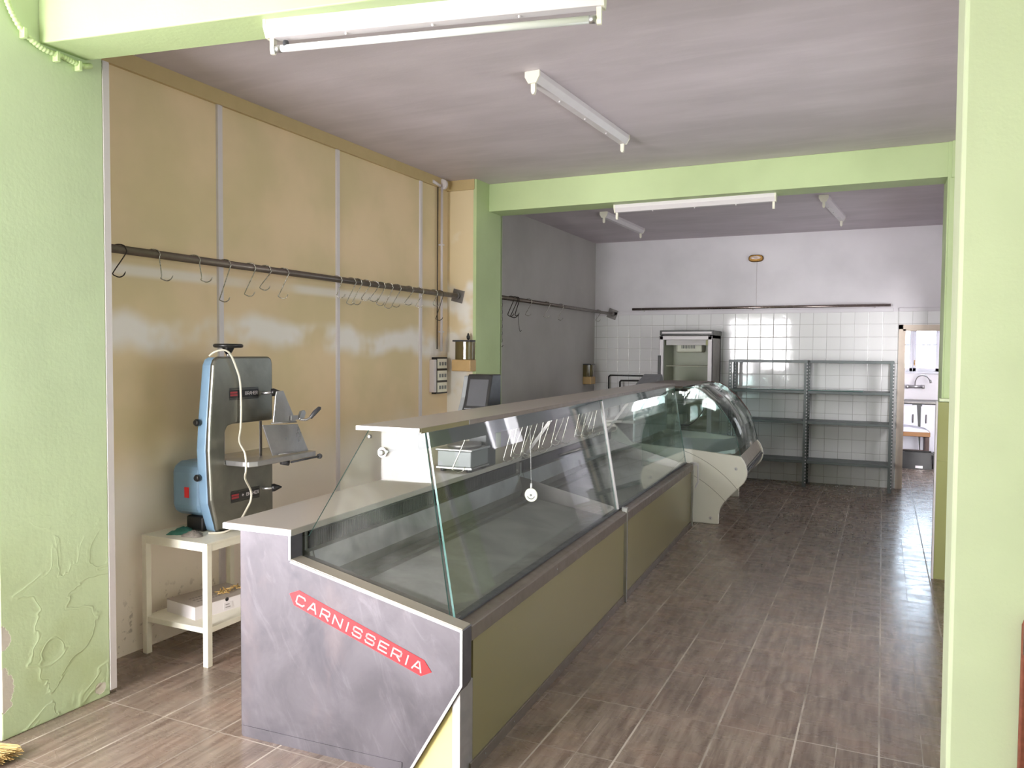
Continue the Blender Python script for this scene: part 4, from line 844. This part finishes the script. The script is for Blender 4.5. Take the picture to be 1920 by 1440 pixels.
for z in (1.42, 1.15, .95, .6):
    mb = MB(); mb.tube([(fx0+.05, 9.9, z), (fx1-.05, 9.9, z)], .005, 6); mb.tube([(fx0+.05, 10.28, z), (fx1-.05, 10.28, z)], .005, 6)
    k = fx0+.06
    while k < fx1-.05: mb.tube([(k, 9.9, z+.004), (k, 10.28, z+.004)], .002, 4, caps=False); k += .03
    mb.build('wire_shelf', 'white_metal', t)
mb = MB(); 
for k in range(13): mb.box((-2.43+k*.035, 10.285, 1.18), (-2.425+k*.035, 10.295, 1.44))
mb.build('rear_rack', 'white_metal', t)
mb = MB(); mb.box((-2.46, 9.93, 1.0), (-2.26, 10.15, 1.14)); mb.box((-2.47, 9.92, 1.135), (-2.25, 10.16, 1.15)); tag(mb.build('plastic_tub', 'white_metal', bevel=.005), 'white plastic tub on a shelf inside the upright fridge', 'tub')

# ------------------------------------------------------------------ grey slotted shelving
t = thing('slotted_shelving', 'grey slotted-angle shelving with two bays against the tiled wall', 'shelving', (-.8, 10.15, 0))
SY0, SY1 = 9.97, 10.34; xs = [-1.715, -.80, .12]
def post(x, y, sx, sy, top):
    mb = MB()
    mb.box((min(x, x+sx*.04), y, 0), (max(x, x+sx*.04), y+sy*.003, top)) if sy > 0 else mb.box((min(x, x+sx*.04), y-.003, 0), (max(x, x+sx*.04), y, top))
    mb.box((min(x, x+sx*.003), min(y, y+sy*.04), 0), (max(x, x+sx*.003), max(y, y+sy*.04), top))
    p_ = mb.build('post', 'shelfgrey', t)
    mb = MB(); z = .05
    while z < top-.03:
        mb.box((x+sx*.013, y-.0015 if sy > 0 else y-.0045, z), (x+sx*.013+.012, y+.0002 if sy > 0 else y-.0028, z+.012)); z += .038
    mb.build('slots', 'white', p_)
for i, x in enumerate(xs):
    s_ = 1 if i == 0 else -1
    post(x, SY0, s_, 1, 1.50); post(x, SY1, s_, -1, 1.50)
for i, (z, x0) in enumerate(((1.475, 0), (1.115, 0), (.755, 0), (.285, 0))):
    for b_ in range(2):
        a, b = xs[b_]+.004, xs[b_+1]-.004
        mb = MB()
        if z > 1.4:   # top: only the rim
            mb.box((a, SY0+.004, z), (b, SY0+.02, z+.03)); mb.box((a, SY1-.02, z), (b, SY1-.004, z+.03)); mb.box((a, SY0+.004, z), (a+.02, SY1-.004, z+.03)); mb.box((b-.02, SY0+.004, z), (b, SY1-.004, z+.03))
            mb.box((a, SY0+.004, z+.027), (b, SY1-.004, z+.03))
        else:
            mb.box((a, SY0+.004, z), (b, SY1-.004, z+.032))
        mb.build('shelf', 'shelfgrey', t, bevel=.002)
mb = MB(); mb.box((-1.5, SY0+.01, 1.150), (-.2, SY1-.02, 1.158)); tag(mb.build('glass_sheet', 'glass_edge'), 'green glass sheet lying on the second shelf of the grey shelving', 'glass sheet')

# ------------------------------------------------------------------ kitchen contents
CY = 12.92
t = thing('sink_cabinet', 'white kitchen base cabinet with steel sink top under the window', 'cabinet', (.4, 13.2, 0))
mb = MB(); mb.box((-.48, CY+.02, .10), (1.48, 13.49, .86)); mb.build('carcass', 'kitchen_white', t)
mb = MB(); mb.box((-.48, CY+.06, 0), (1.48, 13.40, .10)); mb.build('plinth', 'kitchen_white', t)
mb = MB(); mb.box((-.49, CY-.02, .875), (1.49, 13.49, .905)); mb.build('sink_top', 'steel_dark', t, bevel=.004)
mb = MB(); mb.box((.30, CY+.12, .84), (.78, 13.3, .874)); mb.build('basin', 'steel_dark', t)
for k, (x0, x1, rot) in enumerate(((-.05, .485, 4), (.515, 1.0, 0), (1.01, 1.47, 0))):
    mb = MB(); rr = Matrix.Rotation(R(-rot), 3, 'Y'); mb.box((x0, CY, .13), (x1, CY+.02, .835), 0, rr); d_ = mb.build('door', 'kitchen_white', t, bevel=.003)
    hx = x1-.07 if k == 0 else x0+.07
    mb = MB(); mb.tube(smooth_pts([(hx, CY, .60), (hx, CY-.03, .61), (hx, CY-.03, .70), (hx, CY, .71)], 5), .008, 8); mb.build('handle', 'steel_dark', d_)
mb = MB(); mb.box((.40, CY+.012, .13), (.53, CY+.021, .86)); mb.build('dark_gap', 'black', t)
t = thing('wall_tap', 'chrome wall mixer tap with a curved spout above the sink', 'tap', (.45, 13.45, 1.08))
mb = MB(); mb.tube([(.36, 13.42, 1.10), (.54, 13.42, 1.10)], [.024, .024], 12); mb.tube([(.40, 13.5, 1.10), (.40, 13.42, 1.10)], .015, 8); mb.tube([(.50, 13.5, 1.10), (.50, 13.42, 1.10)], .015, 8); mb.build('mixer_body', 'alu', t)
mb = MB(); mb.tube(smooth_pts([(.45, 13.42, 1.10), (.45, 13.40, 1.18), (.48, 13.37, 1.25), (.54, 13.34, 1.275), (.60, 13.31, 1.255), (.64, 13.29, 1.20)], 8), .009, 10); mb.tube([(.64, 13.29, 1.21), (.65, 13.285, 1.165)], .016, 10); mb.build('spout', 'alu', t)
for x in (.345, .555):
    mb = MB(); mb.lathe([(.027, -.02), (.03, 0), (.027, .02)], (x, 13.42, 1.10), 'x', 12); mb.build('tap_knob', 'alu', t)
t = thing('upholstered_stool', 'low stool with a pale cushion and orange-brown apron in the kitchen', 'stool', (.30, 12.75, 0))
mb = MB(); mb.prism([(-.05, .0), (-.03, .05), (.10, .075), (.35, .07), (.55, .04), (.6, .0)], lambda a, z: (a+.02, 12.52, z+.49), lambda a, z: (a+.02, 12.90, z+.49), smooth=True); mb.build('cushion', 'kitchen_white', t, bevel=.01)
mb = MB(); mb.box((-.04, 12.51, .43), (.625, 12.91, .492)); mb.build('apron', 'wood_mid', t, bevel=.006)
for x, y in ((-.02, 12.53), (.57, 12.53), (-.02, 12.87), (.57, 12.87)):
    mb = MB(); mb.box((x-.0, y, 0), (x+.045, y+.035, .43)); mb.build('leg', 'wood_dark', t)
mb = MB(); mb.box((-.0, 12.54, .17), (.58, 12.56, .24)); mb.build('stretcher', 'wood_dark', t)
def crate(x0, x1, y0, y1, h, label):
    t = thing('plastic_crate', label, 'crate', ((x0+x1)/2, (y0+y1)/2, 0)); s_ = .012
    mb = MB(); mb.box((x0, y0, 0), (x1, y0+s_, h)); mb.box((x0, y1-s_, 0), (x1, y1, h)); mb.box((x0, y0, 0), (x0+s_, y1, h)); mb.box((x1-s_, y0, 0), (x1, y1, h)); mb.box((x0, y0, 0), (x1, y1, s_)); mb.build('box', 'black', t, bevel=.004)
    mb = MB(); mb.box((x0-.01, y0-.012, h-.03), (x1+.01, y0, h)); mb.build('rim', 'black', t)
    return t
crate(.02, .64, 12.28, 12.50, .235, 'black plastic crate on the kitchen floor in front of the stool')
mb = MB(); mb.box((.44, 12.274, .015), (.53, 12.279, .05)); tag(mb.build('paper_tag', 'white'), 'small white tag on the front of the black kitchen crate', 'tag')
crate(.66, .95, 12.35, 12.6, .22, 'narrow black crate beside the stool, partly hidden by the wall')

# outside the kitchen window: a terrace wall
mb = MB(); mb.box((-1.5, 16.5, 0), (3.5, 16.6, 1.42)); struct('wall_outside', mb, 'terracotta')

# ------------------------------------------------------------------ table, band saw and clutter
tx0, tx1, ty0, ty1 = -3.455, -3.0, 2.885, 3.50
t = thing('metal_table', 'cream-white two-tier metal table against the tan wall', 'table', ((tx0+tx1)/2, 3.2, 0))
mb = MB(); mb.box((tx0, ty0, .612), (tx1, ty1, .622)); mb.build('tabletop', 'white_metal', t)
mb = MB(); mb.box((tx0+.0325, ty0+.001, .58), (tx1-.0325, ty0+.025, .6115)); mb.box((tx0+.0325, ty1-.025, .58), (tx1-.0325, ty1-.001, .6115)); mb.box((tx0+.001, ty0+.0325, .58), (tx0+.025, ty1-.0325, .6115)); mb.box((tx1-.025, ty0+.0325, .58), (tx1-.001, ty1-.0325, .6115)); mb.build('apron', 'white_metal', t)
for x in (tx0, tx1-.032):
    for y in (ty0, ty1-.032):
        mb = MB(); mb.box((x, y, 0), (x+.032, y+.032, .6115)); mb.build('leg', 'white_metal', t, bevel=.002)
mb = MB(); mb.box((tx0+.005, ty0+.004, .168), (tx1-.005, ty1-.004, .196)); mb.build('lower_shelf', 'white_metal', t, bevel=.002)
# carton on the lower shelf
ca = R(-9)
def BX(a, b, c): return (-3.398+a*math.cos(ca)-b*math.sin(ca), 2.992+a*math.sin(ca)+b*math.cos(ca), .196+c)
t = thing('cardboard_box', 'flat white cardboard box with a printed lid on the lower table shelf', 'box', BX(.12, .17, 0))
mb = MB(BX); mb.box((0, 0, 0), (.245, .36, .066)); mb.build('box_body', 'carton', t)
mb = MB(BX); mb.box((-.001, -.001, .066), (.246, .361, .069)); ld = mb.build('lid', 'carton_top', t)
mb = MB(BX)
for r_ in range(3):
    k = .06
    while k < .28-.04*r_: mb.box((.10+r_*.035, k, .069), (.112+r_*.035, k+.012, .0694)); k += .018
mb.build('lid_print', 'print', ld)
mb = MB(BX); mb.box((.245, .17, .008), (.2462, .225, .045)); lb = mb.build('paper_label', 'white', t)
mb = MB(BX); mb.box((.2462, .18, .032), (.2466, .205, .036)); mb.box((.2462, .18, .018), (.2466, .21, .022)); mb.build('label_print', 'print', lb)
mb = MB(BX); mb.lathe([(.011, -.0005), (.011, .0)], (.246, .19, .062), 'x', 12); mb.build('finger_hole', 'black', t)
mb = MB(BX)
for k in range(26):
    a = random.uniform(.13, .20); b = random.uniform(.22, .36); mb.tube([(a, b, .071+random.uniform(0, .02)), (a+random.uniform(-.03, .03), b+random.uniform(-.04, .04), .071+random.uniform(0, .025))], random.uniform(.0015, .004), 5)
tag(mb.build('debris', 'straw'), 'yellowish scrap of dry debris on the flat white box', 'debris', kind='stuff')

SX = -3.12; S0, S1 = 3.035, 3.49; ZT = .622
saw = thing('band_saw', 'blue and steel butcher band saw standing on the cream table', 'band saw', (-3.2, 3.26, ZT))
FX = lambda x: (lambda a, b: (x, a, b))
FP = [(3.075, .632), (3.035, .80), (3.022, 1.06), (3.03, 1.22), (3.055, 1.50), (3.068, 1.53), (3.09, 1.545), (3.465, 1.545), (3.485, 1.53), (3.492, 1.50), (3.492, 1.187), (3.19, 1.187), (3.15, 1.178), (3.132, 1.15), (3.132, .985), (3.49, .985), (3.492, .68), (3.475, .632)]
mb = MB(); mb.prism(FP, FX(SX-.028), FX(SX)); mb.build('steel_door', 'saw_steel', saw, bevel=.010)
BP = [(3.095, .622), (3.045, .78), (3.032, 1.06), (3.045, 1.22), (3.075, 1.50), (3.09, 1.53), (3.11, 1.54), (3.46, 1.54), (3.48, 1.50), (3.485, 1.195), (3.19, 1.195), (3.14, 1.17), (3.125, .99), (3.485, .98), (3.485, .66), (3.47, .622)]
mb = MB(); mb.prism(BP, FX(SX-.105), FX(SX-.034)); mb.build('blue_housing', 'blue', saw, bevel=.012)
mb = MB(); mb.prism([(a*1.0-.002, b) for a, b in BP], FX(SX-.035), FX(SX-.027)); mb.build('door_seal', 'darkgrey', saw)
# motor housing, rounded
mb = MB(); mb.prism([(3.06, .72), (3.05, .76), (3.05, .93), (3.06, .965), (3.10, .985), (3.38, .985), (3.42, .96), (3.43, .74), (3.40, .71), (3.10, .70)], FX(SX-.30), FX(SX-.10)); mb.build('motor_housing', 'blue', saw, bevel=.035)
mb = MB(); mb.box((SX-.22, 3.07, ZT), (SX-.10, 3.14, .70)); mb.build('rear_foot', 'black', saw, bevel=.01)
mb = MB(); mb.box((SX-.205, 3.046, .80), (SX-.175, 3.052, .855)); mb.build('red_switch', 'red', saw)
for z in (1.203, .915):
    mb = MB(); mb.lathe([(.006, .0), (.018, -.004), (.019, -.018), (.013, -.026)], (SX-.085, 3.035, z), 'y', 14); mb.build('knob', 'black', saw)
for y0, z0, zz in ((3.41, 1.343, 0), (3.41, .81, 0)):
    mb = MB(); mb.tube([(SX-.01, y0, z0), (SX+.02, y0, z0), (SX+.06, y0+.025, z0+.004)], .009, 10); kb = mb.build('latch_stem', 'alu', saw)
    mb = MB(); mb.tube([(SX+.045, y0+.02, z0+.002), (SX+.055, y0+.03, z0+.004), (SX+.085, y0+.055, z0+.006)], [.021, .022, .004], 12); mb.build('latch_knob', 'black', kb)
# handwheel
mb = MB(); hc = (-3.135, 3.172, 0)
mb.tube([(hc[0]+.066*math.cos(a), hc[1]+.066*math.sin(a), 1.602) for a in [2*math.pi*i/28 for i in range(28)]], .0105, 10, closed=True)
mb.lathe([(.012, 1.556), (.026, 1.58), (.034, 1.598), (.03, 1.606)], (hc[0], hc[1], 0), 'z', 16)
for k in range(3):
    a = R(k*120+20); mb.tube([(hc[0], hc[1], 1.598), (hc[0]+.064*math.cos(a), hc[1]+.064*math.sin(a), 1.602)], .01, 8)
hw = mb.build('handwheel', 'black', saw)
mb = MB(); mb.tube([(hc[0], hc[1], 1.54), (hc[0], hc[1], 1.57)], .010, 10); mb.build('wheel_stem', 'alu', hw)
# cutting table, blade, guide
mb = MB(); mb.prism([(-3.32, 3.14), (-3.32, 3.67), (-2.97, 3.68), (-2.955, 3.66), (-2.945, 3.18), (-2.965, 3.135), (-3.0, 3.13), (-3.125, 3.135)], lambda a, b: (a, b, .972), lambda a, b: (a, b, 1.0)); mb.build('cutting_table', 'alu', saw, bevel=.004)
mb = MB(); mb.box((-3.10, 3.36, 1.0), (-3.094, 3.376, 1.19)); mb.build('blade', 'steel_dark', saw)
mb = MB(); mb.prism([(3.378, 1.33), (3.386, 1.356), (3.44, 1.357), (3.548, 1.172), (3.358, 1.188)], FX(-3.005), FX(-2.997)); pg = mb.build('pusher_plate', 'alu', saw, bevel=.002)
mb = MB(); mb.prism([(3.268, 1.180), (3.548, 1.165), (3.640, 1.003), (3.345, 1.006)], FX(-2.997), FX(-2.989)); mb.build('slide_plate', 'alu', pg, bevel=.002)
mb = MB(); mb.tube([(-2.985, 3.33, 1.185), (-2.985, 3.53, 1.178)], .004, 6); mb.tube([(-2.975, 3.375, 1.012), (-2.975, 3.53, 1.008)], .004, 6); mb.box((-2.992, 3.49, 1.19), (-2.984, 3.545, 1.215)); mb.build('hinge_rod', 'alu', pg)
mb = MB(); mb.prism([(3.552, 1.19), (3.575, 1.235), (3.60, 1.24), (3.612, 1.225), (3.60, 1.195)], FX(-3.0), FX(-2.985)); mb.tube(smooth_pts([(-2.985, 3.56, 1.19), (-2.975, 3.60, 1.185), (-2.97, 3.64, 1.20)], 5), .007, 8); ha = mb.build('handle_arm', 'alu', pg)
mb = MB(); mb.tube([(-2.97, 3.635, 1.195), (-2.965, 3.665, 1.222), (-2.96, 3.70, 1.245), (-2.96, 3.712, 1.25)], [.010, .014, .012, .004], 12); mb.build('handle_grip', 'darkgrey', ha)
mb = MB(); mb.tube([(-2.955, 3.45, .962), (-2.95, 3.68, .968)], .006, 8); mb.lathe([(.014, 0), (.016, .012), (.012, .02)], (-2.95, 3.68, .968), 'y', 12); mb.tube([(-3.0, 3.42, .965), (-2.98, 3.46, .955)], .016, 10); mb.build('fence_rod', 'darkgrey', saw)
# badges
def badge(y0, y1, z0, tilt, plus):
    def BF(a, b, c): return (SX+.001+c, y0+a, z0+b+a*tilt)
    w = y1-y0; h = .043
    mb = MB(BF); mb.box((0, 0, 0), (w, h, .0015)); bd = mb.build('badge', 'black', saw)
    mb = MB(BF); mb.box((0, h+.002, 0), (w, h+.005, .001)); mb.box((0, h+.007, 0), (w, h+.010, .001)); mb.box((0, -.005, 0), (w, -.002, .001)); mb.box((0, -.010, 0), (w, -.007, .001)); mb.build('badge_lines', 'black', bd)
    mb = MB(BF); mb.box((.004, .024, .0015), (.055, .034, .002)); mb.box((.004, .010, .0015), (.055, .020, .002)); mb.build('badge_stripes', 'label_red', bd)
    mb = MB(BF)
    if plus: text_mb(mb, '+', lambda a, b, c: (a, b, .0015+c), .078, .015, .014, .014, 0, .003, .0006)
    text_mb(mb, 'BRAHER', lambda a, b, c: (a, b, .0015+c), .112, .014, .012, .016, .0042, .0026, .0006)
    mb.build('badge_lettering', 'white', bd)
badge(3.163, 3.376, 1.325, 0, False); badge(3.168, 3.38, .776, .0, True)
# white power cable draped over the front
mb = MB(); mb.tube(smooth_pts([(-3.17, 3.075, 1.548), (-3.14, 3.09, 1.572), (-3.11, 3.125, 1.578), (-3.105, 3.16, 1.552), (-3.105, 3.198, 1.485), (-3.105, 3.224, 1.413), (-3.105, 3.231, 1.284), (-3.10, 3.222, 1.171), (-3.06, 3.17, 1.10), (-2.94, 3.085, 1.05), (-2.93, 3.08, .97), (-3.04, 3.19, .90), (-3.10, 3.293, .816), (-3.10, 3.292, .763), (-3.10, 3.26, .719), (-3.09, 3.212, .68), (-3.09, 3.16, .645), (-3.10, 3.10, .6285), (-3.15, 3.04, .6285)], 8), .0055, 8)
tag(mb.build('power_cable', 'cable'), 'pale power cable draped over the front of the band saw', 'cable')
def rag(cx, cy, rx, ry, h, mat, label, cat):
    mb = MB(); n, m_ = 18, 12; vs_ = []
    for i in range(m_+1):
        for j in range(n):
            r_ = i/m_; a = 2*math.pi*j/n; q = 1+.18*math.sin(3*a+cx*9)+.1*math.sin(5*a)
            vs_.append((cx+rx*r_*q*math.cos(a), cy+ry*r_*q*math.sin(a), .6225+h*(1-r_)**.6*(.6+.5*abs(math.sin(7*r_+3*a)))))
    mb.add(vs_, [(i*n+j, i*n+(j+1) % n, (i+1)*n+(j+1) % n, (i+1)*n+j) for i in range(m_) for j in range(n)], 0, True)
    o = mb.build(name_of(cat), mat); tag(o, label, cat); return o
def name_of(c): return c.replace(' ', '_')
rag(-3.305, 3.015, .05, .075, .03, 'cloth', 'teal scouring cloth lying on the table beside the band saw', 'cloth')
rag(-3.195, 2.985, .055, .045, .03, 'cloth_grey', 'crumpled grey rag on the table in front of the band saw', 'rag')

# broom lying at the foot of the front pillar
t = thing('straw_broom', 'straw broom head lying at the foot of the front green pillar', 'broom', (-3.12, 1.86, 0))
mb = MB()
for k in range(170):
    a = random.uniform(-.055, .055); y = random.uniform(-.025, .025); z = .03+random.uniform(-.02, .02)
    mb.tube([(-3.22, 1.84+a*.5, .03+y*.6), (-2.985+random.uniform(-.03, .02), 1.865+a*1.3, max(.004, z))], .0016, 4, caps=False)
mb.build('bristles', 'straw', t)
mb = MB(); mb.tube([(-3.24, 1.84, .03), (-3.205, 1.845, .03)], .032, 14); mb.build('binding', 'wood_mid', t)
mb = MB(); mb.tube([(-4.3, 1.80, .016), (-3.23, 1.84, .03)], .012, 10); mb.build('handle', 'wood', t)
